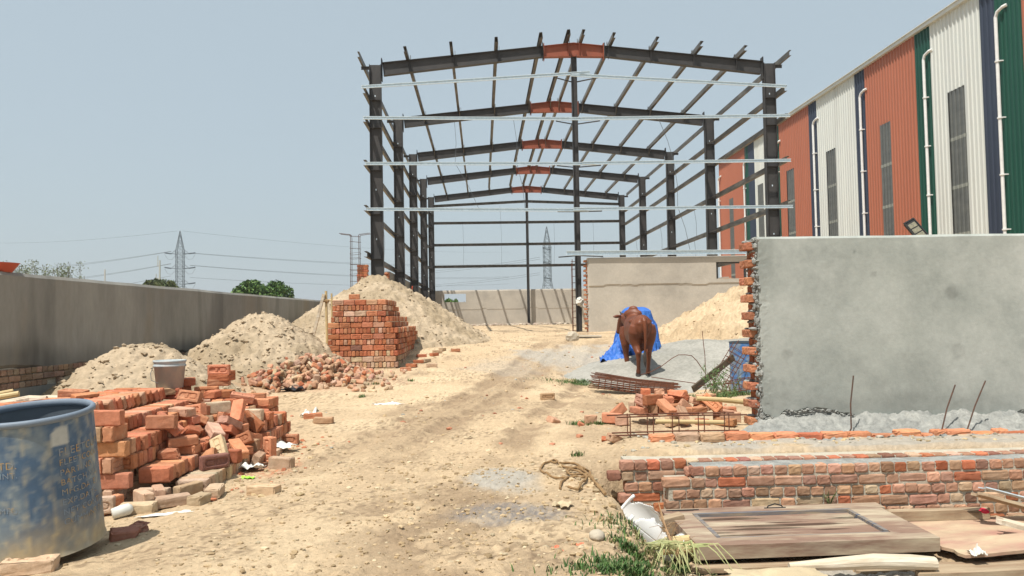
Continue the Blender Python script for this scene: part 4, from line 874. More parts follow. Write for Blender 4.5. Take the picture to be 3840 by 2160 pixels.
for k in range(44):
    x = RG.uniform(-1.45, 1.45); y_ = RG.uniform(-.6, .6); h = zt * (.78 + .22 * RG.random()) * (1 - .1 * abs(x) / 1.4) if k > 3 else zt * .97
    pts = [(x * .3, y_ * .3, 0), (x * .8, y_, h * .6), (x + RG.uniform(-.1, .1), y_, h * .85), (x + RG.uniform(-.15, .2), y_, h)]
    b.tube(pts, [.02, .013, .008, .004], 4)
    for j in range(95):
        t = RG.random() ** .5; z_ = h * (.55 + .45 * t); px_ = x * (.75 + .25 * t) + RG.normal() * .09; L_ = .038
        a = RG.normal(size=3); a /= np.linalg.norm(a); a[2] = abs(a[2]); q = np.cross(a, RG.normal(size=3)); q /= np.linalg.norm(q) + 1e-6; p = np.array((px_, y_ + RG.normal() * .09, z_))
        lf.add([p - a * L_, p + q * L_ * .4, p + a * L_, p - q * L_ * .4], [(0, 1, 2, 3)], 0, np.array((.17, .2, .12)) * RG.uniform(.7, 1.3))
b.build('stems', M['bark'], rt); lf.build('foliage', M['leaf'], rt)
c = at(1165, 757, y=66); rt = empty('hedge_plant', (c[0], 66, 0), 0, 'wispy plant seen through the window hole of the back wall', 'plant'); lf = MB()
foliage(lf, [((0.6 * k, 0, c[2] - .5 + .1 * (k % 2)), .35) for k in range(4)], 200, .07, GRN); lf.build('foliage', M['leaf'], rt)
b = MB()
for k in range(5): b.tube([(.5 * k, 0, -.3), (.5 * k + .1, 0, c[2])], .015, 4)
b.build('stems', M['bark'], rt)
# ------------------------------------------------------------ bricks
def gh(u, v, lift=0):
    """where the sight line meets the ground"""
    ys = np.linspace(3, 40, 900); P = np.array([at(u, v, y=y) for y in ys]); g = G(P[:, 0], P[:, 1], False) + lift
    i = np.argmax(P[:, 2] < g); i = len(ys) - 1 if P[-1, 2] > g[-1] and not (P[:, 2] < g).any() else i
    return Vector(P[i]) if not (P[:, 2] < g).any() else Vector((P[i][0], P[i][1], float(g[i])))
def bmesh_brick(name, seed, f=1, frog=True, worn=.15):
    rg = np.random.default_rng(seed); b = MB()
    V = brickverts(.22 * f, .105, .07, rg, rnd=.0055, jit=.002, chip=worn)
    if f < 1: V[:, 0] += np.where(V[:, 0] > 0, (V[:, 1] * 3 + V[:, 2] * 4) * .12 * rg.uniform(-1, 1) + rg.uniform(-.012, .012, len(V)), 0)
    top = [i for i, q in enumerate(_BF) if all(_BI[k][2] == 5 for k in q)] if frog else []
    b.add(V, [q for i, q in enumerate(_BF) if i not in top])
    if frog:                                                         # recessed oval panel with raised marks
        nx, ny = 27, 15; xs = np.linspace(V[:, 0].min() + .002, V[:, 0].max() - .002, nx); ys = np.linspace(-.0515, .0515, ny)
        X, Y = np.meshgrid(xs, ys); hx = .066 * f; d = np.hypot(np.maximum(np.abs(X) - hx, 0), Y) - .024
        Z = .035 - .011 * sst(.005, -.005, d) - .004 * sst(.0, .012, np.maximum(np.abs(X) - .095 * f, np.abs(Y) - .04))
        Z += np.where(d < -.008, .008 * ((vn(X * 75, Y * 22, seed) > .5)), 0); Z += rg.uniform(-.0007, .0007, Z.shape)
        i = np.arange(nx * ny).reshape(ny, nx); q = np.stack([i[:-1, :-1], i[:-1, 1:], i[1:, 1:], i[1:, :-1]], -1).reshape(-1, 4)
        b.add(np.stack([X, Y, Z], -1).reshape(-1, 3), q.tolist())
    o = b.build(name, M['brick']); me = o.data; bpy.data.objects.remove(o); return me
BM = [bmesh_brick('brick', 1), bmesh_brick('brick', 2, worn=.3), bmesh_brick('brick', 3, frog=False), bmesh_brick('brick', 4, frog=False, worn=.35), bmesh_brick('brick', 5, worn=.5)]
HM = [bmesh_brick('brick_piece', 6, .62, False, .4), bmesh_brick('brick_piece', 7, .5, True, .4), bmesh_brick('brick_piece', 8, .55, False, .5)]
GLH = 'clay bricks of the collapsed stack beside the barrel'
def brick(loc, rot=None, q=None, f=1, kind='red', label='', group=None, me=None, sc_=1, cat='brick'):
    me = me or (HM[RG.integers(3)] if f < .8 else BM[RG.integers(5)])
    o = bpy.data.objects.new('brick' if f >= .8 else 'broken_brick', me); col.objects.link(o); o.location = loc
    if q is not None: o.rotation_mode = 'QUATERNION'; o.rotation_quaternion = q
    else: o.rotation_euler = rot or (0, 0, 0)
    o.color = (*brickcol(kind), 1)
    if sc_ != 1: o.scale = (sc_, sc_, sc_)
    return tag(o, label, cat, group)
def rowkey(r): return (r[0] // 60 if r[1] >= 5480 else 'f', r[2] // 100)
rows = {}
for i, r in enumerate(STAT):
    if r[1] < 5480: key = ('corner', r[2] // 107)
    else: key = (round(r[0] / 230), (r[2] + 770) // 107)
    rows.setdefault(key, []).append(i)
names = {}
cols_ = sorted({k[0] for k in rows if k[0] != 'corner'}, reverse=True)
for key, idx in rows.items():
    if key[0] == 'corner':
        idx.sort(key=lambda i: STAT[i][0])
        for n_, i in enumerate(idx): names[i] = '%s brick from the left in the %s course of the stack corner beside the drum' % (ordw(n_), ordw((STAT[i][2] + 770) // 107))
    else:
        idx.sort(key=lambda i: STAT[i][1]); cn = ordw(cols_.index(key[0]))
        for n_, i in enumerate(idx): names[i] = '%s on-edge brick from the near end, %s course, %s step of left stack' % (ordw(n_), ordw(key[1]), cn)
for i, r in enumerate(STAT):
    x, y, z, rx, ry, rz = [v / 1000 for v in r]
    k = ('tan' if RG.random() < .75 else 'pink') if z < -.68 else ('orange' if RG.random() < .6 else RG.choice(['red', 'pink']))
    brick((x, y, z), (rx, ry, rz), kind=k, label=names[i], group=GLH)
CN = {'red': 'red', 'orange': 'orange', 'tan': 'tan', 'pink': 'pinkish', 'purple': 'dark red'}
def bands(rows_, nb, fmt, kinds_, pr, grp, lowtan=None):
    def pxy(r):
        q = CB @ (np.array(r[:3]) / 1000 - np.array([0, 0, CZ])); return q[0] / q[1], -q[2] / q[1]
    order = sorted(range(len(rows_)), key=lambda i: pxy(rows_[i])[1]); per = math.ceil(len(order) / nb)
    for bi in range(nb):
        part = sorted(order[bi * per:(bi + 1) * per], key=lambda i: pxy(rows_[i])[0])
        for n_, i in enumerate(part):
            x, y, z, a, b_, c_, d, f = [v / 1000 for v in rows_[i]]
            kd = 'tan' if (lowtan and z < lowtan) else RG.choice(kinds_, p=pr)
            brick((x, y, z), q=(a, b_, c_, d), f=f, kind=kd, label=fmt % (CN[kd], 'half brick' if f < .8 else 'brick', ordw(n_), ordw(bi)), group=grp)
bands(LOOSE, 7, '%s %s, %s from left in layer %s of the tumbled left heap', ['red', 'orange', 'tan', 'pink', 'purple'], [.28, .42, .12, .16, .02], GLH, -.70)
bands(HEAPR, 5, '%s %s, %s from left in layer %s of the right heap', ['orange', 'pink', 'red', 'tan'], [.4, .42, .1, .08], 'bricks heaped beside the grey wall')
P2 = math.pi / 2
def hb(u, v, y, rot, label, kind='orange', f=1, me=None, group=GLH):
    p = at(u, v, y=y); return brick(p, rot, kind=kind, f=f, label=label, me=me, group=group)
hb(185, 991, 6.5, (.1, .06, -.12), 'large orange brick lying highest at the back left of the stack above the blue drum', 'orange')
hb(148, 1012, 6.25, (.02, .0, -.05), 'orange brick with its frog up just above the blue drum rim', 'orange', me=BM[0])
hb(212, 1006, 6.3, (P2 + .25, 0, 1.2), 'orange brick on end in the top row right above the drum rim', 'orange')
hb(238, 1008, 6.5, (P2 + .5, 0, 1.3), 'second leaning orange brick right above the drum rim', 'orange')
hb(258, 1010, 6.6, (P2 + .5, 0, 1.3), 'third leaning orange brick right above the drum rim', 'orange')
hb(60, 1034, 6.0, (0, 0, .3), 'orange brick showing over the far side of the blue drum rim', 'orange')
hb(20, 1040, 6.0, (0, 0, -.2), 'orange brick at the left picture edge behind the blue drum', 'orange')
for (u, v, y, rot, kd) in ((425, 990, 7.35, (P2, 0, .03), 'red'), (478, 998, 7.2, (P2 - .4, .1, -.25), 'orange'), (520, 986, 7.6, (P2, 0, .1), 'orange'), (560, 990, 7.6, (.1, 0, -.2), 'red'), (610, 1000, 7.5, (.2, .2, .2), 'orange'),
                           (640, 998, 7.8, (0, 0, .1), 'orange'), (655, 1012, 7.6, (0, 0, -.1), 'orange')):
    hb(u, v, y, rot, ('brick directly under the battered bucket', 'first brick right of the one under the bucket', 'second brick right of the one under the bucket', 'brick right below the little pile behind the bucket', 'tilted brick right of the little pile', 'highest brick near the right end of the left stack', 'brick at the right end of the top row of the left stack')[(425, 478, 520, 560, 610, 640, 655).index(u)], kd)
for (u, v, rot, kd, lb, me) in ((551, 962, (0, 0, .1), 'orange', 'lowest brick of the little pile standing behind the bucket', None), (553, 950, (0, 0, -.05), 'red', 'middle brick of the little pile behind the bucket', None),
                                (551, 930, (P2, 0, .02), 'orange', 'topmost brick of the little pile, standing on edge with its frog facing forward', BM[0])):
    p = at(u, v, y=8.15); brick(p, rot, kind=kd, label=lb, group=GLH, me=me)
brick(Vector(at(574, 945, y=8.3)), (P2, 0, 1.45), kind='red', label='dark brick standing behind the little pile beside the bucket', group=GLH)
# scattered bricks
SG = 'single bricks scattered on the ground'
def sb(u, v, rot, kind, label, f=1, me=None, h=.035, s=1, group=SG):
    p = gh(u, v); return brick((p.x, p.y + .05, gz(p.x, p.y + .05) + h), rot, kind=kind, label=label, f=f, me=me, sc_=s, group=group)
sb(812, 1068, (0, 0, .02), 'pink', 'dusty brick lying flat on open ground right of the left stack')
sb(785, 1055, (0, 0, .3), 'orange', 'brick lying just behind the flat one right of the left stack')
sb(378, 1272, (P2, 0, -.03), 'tan', 'tan brick on edge showing its stamped frog, nearest the camera right of the drum', me=BM[0], h=.052)
sb(338, 1300, (0, .0, .12), 'tan', 'flat tan brick lying in front of the stamped one beside the drum')
sb(305, 1215, (P2, 0, .05), 'tan', 'short tan brick end beside the front corner of the left stack', f=.6, h=.09)
sb(262, 1300, (P2, 0, 1.3), 'orange', 'orange brick standing close against the right side of the drum', h=.052)
sb(720, 1122, (P2, 0, -.1), 'orange', 'orange brick on edge with a stamped frog by the torn plastic sheet', me=BM[1], h=.052)
sb(1378, 1008, (P2, 0, .25), 'pink', 'lone brick standing on edge in the middle of the sandy track', h=.052)
sb(1393, 1068, (.4, .3, .8), 'pink', 'broken lump of brick left of the grassy one near the right heap', f=.6)
sb(1487, 1070, (P2, 0, .2), 'pink', 'pale brick standing in a tuft of grass left of the right heap', f=.6, h=.05)
sb(1463, 1075, (.3, .5, .2), 'orange', 'small brick chip beside the brick in the grass', f=.6, s=.55, h=.02)
sb(1460, 1105, (.2, .1, .9), 'orange', 'tiny brick chip alone on the sand in front of the grassy brick', f=.6, s=.45, h=.018)
sb(1548, 1118, (.1, .3, .4), 'pink', 'broken brick lying at the left end of the brick ledge', f=.6)
sb(1524, 1114, (.1, .5, 1.4), 'red', 'small broken piece left of the brick ledge end', f=.6, s=.6, h=.02)
sb(60, 1449, (.02, .03, .22), 'tan', 'dusty brick at the bottom left corner in front of the drum', s=1.05)
sb(300, 1362, (.1, .05, .5), 'purple', 'dark flat broken brick in the drum shadow', f=.6, h=.02)
sb(340, 1340, (.2, .05, -.4), 'purple', 'small dark brick fragment behind the one in the drum shadow', f=.6, s=.7, h=.02)
sb(1575, 922, (.1, .1, .6), 'orange', 'brick piece lying left of the cow beside the white bag', f=.6, s=.85)
sb(1766, 897, (.3, .1, .2), 'orange', 'brick bit on the grey mound left of the blue barrel', f=.6, s=.7)
for n_, (u, v, rz, kd) in enumerate(sorted(((1052, 915, .2, 'red'), (1072, 912, 1.0, 'tan'), (1086, 925, .1, 'tan'), (1035, 926, -.3, 'red'), (1060, 900, .5, 'red'), (1020, 935, .1, 'orange'), (1100, 890, .4, 'tan'), (1113, 884, 1.2, 'tan'), (1146, 886, .1, 'orange'), (1092, 897, .9, 'red')))):
    sb(u, v, (0, 0, rz), kd, ordw(n_) + ' loose brick from the left on the ground right of the tall stack', h=.04, group='loose bricks right of the tall stack')

# hidden inner bricks of the left stack, the tall stack and the rubble: one object each
def addbrick(mb, p, d=(.22, .105, .07), kind='red', Rm=None, rnd=.007, frog=False):
    V = brickverts(*d, RG, rnd=rnd, jit=.002)
    if Rm is not None: V = V @ np.array(Rm).T
    mb.add(V + np.array(p), _BF, 0, brickcol(kind))
b = MB()
def block(x0, x1, y0, y1, z0, z1, kinds=('orange', 'red')):
    z = z0
    while z < z1 - .04:
        y = y0
        while y < y1 - .03:
            x = x0
            while x < x1 - .1:
                if x + .22 > x1 - .3 or x < x0 + .1 or y < y0 + .2 or z + .2 > z1: addbrick(b, (x + .11, y + .037, z + .053), (.218, .07, .103), kinds[RG.integers(len(kinds))])
                x += .224
            y += .0745
        z += .107
block(-4.5, -3.1, 5.95, 7.5, -.77, -.27); block(-3.35, -2.25, 7.32, 8.45, -.77, -.38); block(-2.9, -2.25, 6.92, 7.3, -.77, -.50)
tag(b.build('stacked_bricks', M['brickv']), 'rows of bricks underneath and behind the collapsed left stack', 'bricks', kind='stuff')
b = MB()
SX0, SX1, SY0, SY1, SZ = -3.12, -1.73, 15.5, 22.3, -.60
b.box((SX0 + .12, SY0 + .12, SZ), (SX1 - .14, SY1 - .2, SZ + .6), 1); b.box((SX0 + .12, SY0 + .12, SZ + .6), (SX1 - .42, SY0 + 1.7, SZ + 1.25), 1)  # black inner core, its colour standing in for shade in the gaps
ch = .1155
for k in range(13):
    z = SZ + (k + .5) * ch; ins = .0 if k < 8 else .10 if k < 10 else .22; lin = -.03 if k < 9 else .06
    x0 = SX0 + max(0, lin) + (.03 if k > 9 else 0); x1 = SX1 - ins; ymax = SY0 + (6.6, 6.3, 6.0, 5.5, 5.0, 4.5, 4.0, 3.7, 3.4, 3.1, 2.7, 2.3, 1.9)[k]
    kd = lambda: (RG.choice(['tan', 'pink']) if k < 3 else RG.choice(['red', 'orange', 'pink', 'purple', 'cream'], p=[.44, .3, .14, .04, .08]))
    x = x0                                                           # front face
    while x < x1 - .05:
        if k % 2 == 0:
            w = min(.225, x1 - x); d = (w - .006, .07, .105)
        else:
            w = .0765; d = (.0715, .22, .105)
        yj = RG.uniform(-.008, .008)
        V = brickverts(*d, RG, rnd=.007, jit=.0025); c = brickcol(kd()); px_ = (x + w / 2, SY0 + d[1] / 2 + yj, z)
        b.add(V + np.array(px_), _BF, 0, c)
        if k % 2 == 0 and RG.random() < .36:                         # stamped oval on some faces
            hx = w * .3
            for (a0, a1, zz0, zz1) in ((-hx, hx, .016, .026), (-hx, hx, -.026, -.016)):
                b.box((px_[0] + a0, SY0 + yj - .0015, z + zz0), (px_[0] + a1, SY0 + yj + .01, z + zz1), 0, c * .6)
            for s_ in (-1, 1): b.box((px_[0] + s_ * hx - .006, SY0 + yj - .0015, z - .02), (px_[0] + s_ * hx + .006, SY0 + yj + .01, z + .02), 0, c * .6)
            for j in range(4): b.box((px_[0] - hx * .6 + j * hx * .4, SY0 + yj - .0016, z - .011), (px_[0] - hx * .6 + j * hx * .4 + .007, SY0 + yj + .01, z + .011), 0, c * .65)
        x += w + RG.uniform(0, .003)
    for side, xs in ((1, x1), (-1, x0)):                             # long sides
        y = SY0 + .23
        while y < ymax:
            if (k % 2 == 0) : w = .0765; d = (.22, .0715, .105)
            else: w = .226 if RG.random() < .4 else .0765; d = (.22 if w < .1 else .07, w - .006, .105)
            if side == -1 and y > SY0 + 2.6: break
            xx = xs - side * d[0] / 2 + RG.uniform(-.012, .012) + (.02 * math.sin(y * 2) if side > 0 else 0) + (.05 if side > 0 and k < 8 and y > SY0 + 1.2 and k > 4 else 0)
            b.add(brickverts(*d, RG, rnd=.007, jit=.0025) + np.array((xx, y + w / 2, z)), _BF, 0, brickcol(kd()) * .95); y += w + .002
    if k == 12 or k in (7, 9):                                       # visible tops
        ya = SY0 + .25 if k == 12 else SY0 + (2.0 if k == 9 else 2.8)
        for y in np.arange(ya, ymax, .0765):
            for x in np.arange(x0 + .11 + .22, x1 - .22, .225): b.add(brickverts(.22, .0715, .105, RG, rnd=.007) + np.array((x, y + .04, z)), _BF, 0, brickcol(kd()))
addbrick(b, (-2.6, 15.6, SZ + 13.5 * ch), (.22, .07, .105), 'orange'); addbrick(b, (-2.07, 17.97, SZ + 11.5 * ch), (.22, .07, .105), 'orange')
for i in range(70):                                                  # stepped rear end
    k = RG.integers(0, 8); addbrick(b, (RG.uniform(SX0 + .2, SX1 - .1), SY0 + (6.6, 6.3, 6.0, 5.5, 5.0, 4.5, 4.0, 3.7)[k] + RG.uniform(-.1, .1), SZ + (k + .5) * ch), (.22, .07, .105), 'red')
tag(b.build('brick_stack', [M['brickv'], M['black']]), 'tall neat stack of red bricks in front of the earth heap', 'brick stack', kind='stuff')
b = MB()
for i in range(430):                                                 # broken bricks
    a = RG.uniform(0, 6.28); q = math.sqrt(RG.random()); x = -3.25 + q * 1.25 * math.cos(a); y = 14.1 + q * 1.15 * math.sin(a)
    h = .46 * (1 - q ** 1.3) * (1 if x < -2.6 else .7); z = gz(x, y) + h * RG.random() ** .35 + .03
    Rm = Quaternion(RG.normal(size=4).tolist()).normalized().to_matrix()
    addbrick(b, (x, y, z), (RG.uniform(.09, .2), RG.uniform(.07, .105), RG.uniform(.05, .075)), RG.choice(['pink', 'tan', 'orange', 'dull', 'red'], p=[.45, .25, .12, .1, .08]), Rm, rnd=.012)
for i in range(110):
    x, y = RG.uniform(-4.3, -1.5), RG.uniform(12.4, 15.2); Rm = Quaternion(RG.normal(size=4).tolist()).normalized().to_matrix()
    addbrick(b, (x, y, gz(x, y) + .02), (RG.uniform(.04, .14), .07, .05), RG.choice(['pink', 'tan']), Rm, rnd=.012)
tag(b.build('brick_rubble', M['brickv']), 'pile of broken bricks at the left foot of the tall brick stack', 'brick rubble', kind='stuff')

# ------------------------------------------------------------ drums and buckets
def drum(name, label, loc, r0, r1, h, open_=True, rot=(0, 0, 0), seed=1, dirt=1.0, ribs=()):
    rt = empty(name, loc, 0, label, 'drum', rot=rot); n = 110; b = MB(); rows = 60
    prof = [(r0 + (r1 - r0) * (1 - k / rows) if False else r1 + (r0 - r1) * k / rows, h * k / rows) for k in range(rows + 1)]
    prof = [(r + sum(.006 * math.exp(-((z - q) / .012) ** 2) for q in ribs) + (.006 * math.exp(-(z / .012) ** 2)), z) for r, z in prof]
    b.lathe(prof, n); A = b.v[0]; ang_ = np.arctan2(A[:, 1], A[:, 0]); Z = A[:, 2]
    s = fbm(ang_ * 3, Z * 7, seed, 5); st = fbm(ang_ * 11, Z * 2.2, seed + 3, 4); f = fbm(ang_ * 14, Z * 26, seed + 5, 4)
    blue = np.array([.04, .098, .19]) if open_ else np.array([.02, .13, .38]); pal = np.array([.22, .26, .27]); dust = np.array([.37, .31, .2])
    m1 = np.clip(.12 + sst(.44, .62, s * .65 + st * .2 + f * .15) * .55 + sst(.5, .68, f) * .3, 0, 1)[:, None]; m2 = (np.clip(sst(.34, .0, Z / h + (s - .5) * .45) * .95 + sst(.5, .7, st * .5 + f * .5) * .35, 0, 1) * dirt)[:, None]
    C = blue * (1 - m1) + pal * m1; C = C * (1 - m2) + dust * m2; stk = (open_ * sst(.2, .17, np.abs((ang_ + math.pi / 2 - R(54)) / .75)) * sst(.045, .04, np.abs(Z - .6 * h / .7)) * sst(.3, .45, f))[:, None]; C = C * (1 - stk) + np.array([.42, .43, .4]) * stk; b.c[0] = C * (.85 + .3 * f[:, None])
    b.build('drum_body', drm, rt, smooth=True)
    b = MB()
    if open_:
        b.lathe([(r0 + .002, h - .03), (r0 + .011, h - .024), (r0 + .012, h - .006), (r0 + .002, h + .004), (r0 - .012, h), (r0 - .014, h - .03), (r0 - .006, h - .034)], n, c=(.16, .2, .25)); b.build('rim', drm, rt, smooth=True)
        b = MB(); b.lathe([(r0 - .006, h - .03), (r1 - .014, .03), (.001, .03)], n, c=(.1, .12, .14)); b.build('drum_lining', drm, rt, smooth=True)
    else:
        b.lathe([(r0, h - .02), (r0 + .008, h - .015), (r0 + .008, h + .006), (r0 - .012, h + .006), (r0 - .014, h - .02), (.001, h - .02)], n, c=(.05, .07, .09)); b.build('lid', drm, rt, smooth=False)
    return rt
drm = mat('drum_plastic', (1, 1, 1), attr='Col', rough=.55, vary=.1, bscale=14, spec=.4, bump=.1)
DZ = -.69
d1 = drum('blue_drum', 'dented blue open drum with faded stencilled lettering at the left picture edge', (-2.33, 4.13, DZ + .012), .285, .298, .70, seed=5, ribs=(), rot=(R(6), R(-1.5), 0))
def wraptext(t, size, ang0, z, rr, right=False, sx=1.0):
    cu = bpy.data.curves.new('t', 'FONT'); cu.body = t; cu.size = size; cu.space_character = 1.08; cu.extrude = 0; cu.offset = 0
    if right: cu.align_x = 'RIGHT'
    o = bpy.data.objects.new('t', cu); col.objects.link(o); dg = bpy.context.evaluated_depsgraph_get(); dg.update()
    me = bpy.data.meshes.new_from_object(o.evaluated_get(dg)); bm = bmesh.new(); bm.from_mesh(me)
    bmesh.ops.triangulate(bm, faces=bm.faces[:])
    for _ in range(2): bmesh.ops.subdivide_edges(bm, edges=[e for e in bm.edges if e.calc_length() > .012], cuts=1, use_grid_fill=False)
    bmesh.ops.triangulate(bm, faces=bm.faces[:])
    V = []
    for v in bm.verts:
        a = -math.pi / 2 + ang0 + v.co.x * sx / rr; V.append((rr * math.cos(a), rr * math.sin(a), z + v.co.y))
    Fc = [tuple(v.index for v in f.verts) for f in bm.faces]; bm.free(); bpy.data.objects.remove(o)
    return V, Fc
# the side facing the camera is turned towards (0,0) from the drum
face = math.atan2(2.285, 3.98)
yf = face + R(0)
b = MB(); rr0 = .2995
for i, (t, s, zz, extra) in enumerate((('FLEETGUARD', .056, .50, 0), ('FLEETCOOL XE PRE', .044, .452, 0), ('PART NO.        CC 2', .043, .402, 0), ('BATCH NO.', .043, .352, 0), ('MFG.DATE', .043, .302, 0),
                                       ('EXP.DATE-', .043, .252, 0), ('NET CONTENT', .043, .202, 0), ('CUMMINS PRT', .043, .152, 0))):
    V, Fc = wraptext(t, s, yf + R(21), zz, rr0 - .013 * (zz / .7) + .0005); b = MB(); b.add(V, Fc); b.build('lettering', M['yellow'], d1)
for (t, s, zz) in (('PVT.LTD.', .05, .475), ('INT.', .04, .43), ('OF MFG.', .04, .26)):
    V, Fc = wraptext(t, s, yf - R(14), zz, rr0 - .013 * (zz / .7) + .0005, right=True); b = MB(); b.add(V, Fc); b.build('lettering', M['yellow'], d1)
drum('blue_barrel', 'tall closed blue barrel half hidden behind the toothed wall end', (at(1879, 985, y=13.6)[0], 13.6, -.95), .285, .285, .92, open_=False, seed=9, dirt=.2, ribs=(.3, .6))
c = at(427, 975, y=7.4)
rt = empty('bucket', (c[0], 7.4, c[2]), 0, 'grey bucket crusted with cement standing on top of the left brick stack', 'bucket')
b = MB(); b.lathe([(.001, 0), (.118, 0), (.138, .2), (.146, .2), (.147, .215), (.139, .22), (.141, .24), (.148, .245), (.148, .262), (.136, .262), (.116, .012), (.001, .012)], 36); b.build('bucket_shell', M['greypaint'], rt, smooth=True)
b = MB(); b.tube([(-.148, 0, .22), (-.155, -.06, .14), (-.13, -.1, .08), (-.05, -.13, .05)], .003, 5); b.build('handle', M['wire'], rt)

# ------------------------------------------------------------ the cow
def loft(mb, st, seg=20, axis=(0, 1, 0), c=(1, 1, 1)):
    V = []
    for (p, rx, rz) in st:
        for k in range(seg):
            a = 2 * math.pi * k / seg; V.append((p[0] + rx * math.cos(a), p[1], p[2] + rz * math.sin(a)))
    Fc = [(i * seg + k, i * seg + (k + 1) % seg, (i + 1) * seg + (k + 1) % seg, (i + 1) * seg + k) for i in range(len(st) - 1) for k in range(seg)]
    Fc += [tuple(range(seg))[::-1], tuple((len(st) - 1) * seg + k for k in range(seg))]
    mb.add(V, Fc, 0, c)
def cow():
    cy = at(1618.7, 948, y=14.9); gzr = -.74
    rt = empty('cow', (cy[0], 14.9, gzr), R(-1), 'brown humped bull seen from behind on the grey mound, head turned left', 'cow')
    b = MB()
    loft(b, [((0, -.2, 1.0), .05, .08), ((0, -.17, 1.0), .13, .17), ((0, -.08, .99), .185, .235), ((0, .06, .97), .215, .27), ((0, .25, .945), .21, .275), ((0, .5, .91), .225, .30), ((0, .75, .90), .235, .325),
             ((0, .95, .93), .21, .325), ((0, 1.12, .97), .18, .29), ((0, 1.26, 1.0), .14, .22), ((0, 1.33, 1.0), .08, .14)])
    b.blob((0, 1.0, 1.25), .13, sub=3, jit=0, sq=(.75, 1.6, .9)); b.blob((.01, 1.0, 1.36), .068, sub=3, jit=0, sq=(.9, 1.5, 1))
    b.tube([(0, 1.1, 1.05), (-.03, 1.28, 1.10), (-.07, 1.4, 1.14), (-.1, 1.47, 1.16)], [.18, .15, .12, .1], 16)
    b.tube([(0, 1.2, .8), (-.04, 1.32, .86), (-.1, 1.42, 1.0)], [.06, .05, .04], 10)
    b.tube([(-.08, 1.42, 1.21), (-.12, 1.5, 1.17), (-.16, 1.57, 1.05), (-.19, 1.62, .94), (-.2, 1.64, .88)], [.085, .105, .085, .062, .055], 14)   # head
    b.blob((-.2, 1.64, .87), .062, sub=3, jit=0, sq=(1.05, 1, .8))
    for s in (-1, 1):
        b.tube([(s * .12, .0, 1.02), (s * .14, .02, .88), (s * .145, .05, .74), (s * .125, .02, .60), (s * .105, -.06, .48), (s * .10, -.05, .34), (s * .097, -.01, .17), (s * .097, .0, .11), (s * .097, .015, .085)],
               [.13, .15, .122, .082, .06, .043, .039, .05, .05], 14)
        b.blob((s * .105, -.095, .49), .042, sub=2, jit=0); b.blob((s * .125, .22, 1.1), .08, sub=3, jit=0, sq=(1, 1.5, .75)); b.blob((s * .08, -.14, 1.06), .06, sub=3, jit=0)
        dx = -.03 if s < 0 else 0
        b.tube([(s * .15, 1.08, .98), (s * .165, 1.05, .8), (s * .14 + dx, 1.02, .62), (s * .12 + dx, 1.07, .42), (s * .11 + dx, 1.08, .34), (s * .105 + dx, 1.07, .18), (s * .105 + dx, 1.07, .12), (s * .105 + dx, 1.085, .085)],
               [.12, .13, .092, .058, .055, .04, .05, .05], 14)
    b.tube([(0, -.15, 1.16), (.005, -.215, 1.1), (.01, -.235, .95), (.012, -.23, .7), (.0, -.2, .5)], [.05, .045, .038, .03, .022], 10)
    b.tube([(0, .08, .74), (0, .07, .64), (0, .06, .57)], [.045, .045, .05], 10); b.blob((0, .06, .56), .055, sub=2, jit=0, sq=(1.1, .9, 1))
    b.tube([(0, .6, .62), (0, .5, .575), (0, .42, .59)], [.045, .035, .02], 8)
    for s in (-1, 1):                                                # ears
        p = Vector((-.1 + s * .07, 1.42, 1.22)); dv = Vector((s * .2, -.06 if s < 0 else .05, -.02)); Vs = []
        e0, e1, e2 = p, p + dv * .5, p + dv
        b.tube([e0, e0 + dv * .3, e1, e0 + dv * .8, e2], [.022, .034, .042, .03, .008], 10)
    raw = b.build('raw', M['hide'])
    md = raw.modifiers.new('r', 'REMESH'); md.mode = 'VOXEL'; md.voxel_size = .0125; md.use_smooth_shade = True
    s1 = raw.modifiers.new('s', 'SMOOTH'); s1.iterations = 9; s1.factor = .5
    dg = bpy.context.evaluated_depsgraph_get(); me = bpy.data.meshes.new_from_object(raw.evaluated_get(dg)); bpy.data.objects.remove(raw)
    me.name = 'body'; n = len(me.vertices); co = np.empty(n * 3); me.vertices.foreach_get('co', co); co = co.reshape(-1, 3)
    x, y, z = co.T; Dk = np.ones((n, 3))
    def mixc(m, c_): nonlocal Dk; Dk = Dk * (1 - m[:, None]) + np.array(c_) * m[:, None]
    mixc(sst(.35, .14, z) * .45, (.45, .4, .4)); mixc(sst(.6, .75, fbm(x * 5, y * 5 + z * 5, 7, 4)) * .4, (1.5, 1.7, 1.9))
    mixc(sst(.09, .03, np.abs(x)) * sst(.0, -.05, y) * sst(-.24, -.19, y) * (z < 1.05) * (z > .5) * .75, (.35, .3, .3)); mixc(sst(.91, .84, z) * (y > 1.5) * .8, (.35, .3, .3)); mixc((z < .66) * (np.abs(x) < .07) * (y > 0) * (y < .2) * .6, (.4, .35, .35))  # dark tail, muzzle and scrotum; shade between the thighs is painted in too
    mixc(sst(.5, .68, z) * sst(.85, .7, z) * (np.abs(x) < .16) * (y < .1) * .5, (1.5, 2.0, 2.2)) if False else None
    for a in list(me.color_attributes): me.color_attributes.remove(a)
    ca = me.color_attributes.new('Col', 'FLOAT_COLOR', 'POINT'); ca.data.foreach_set('color', np.concatenate([Dk, np.ones((n, 1))], 1).ravel())
    me.materials.clear(); me.materials.append(M['hide'])
    for p in me.polygons: p.use_smooth = True
    o = bpy.data.objects.new('body', me); col.objects.link(o); o.parent = rt
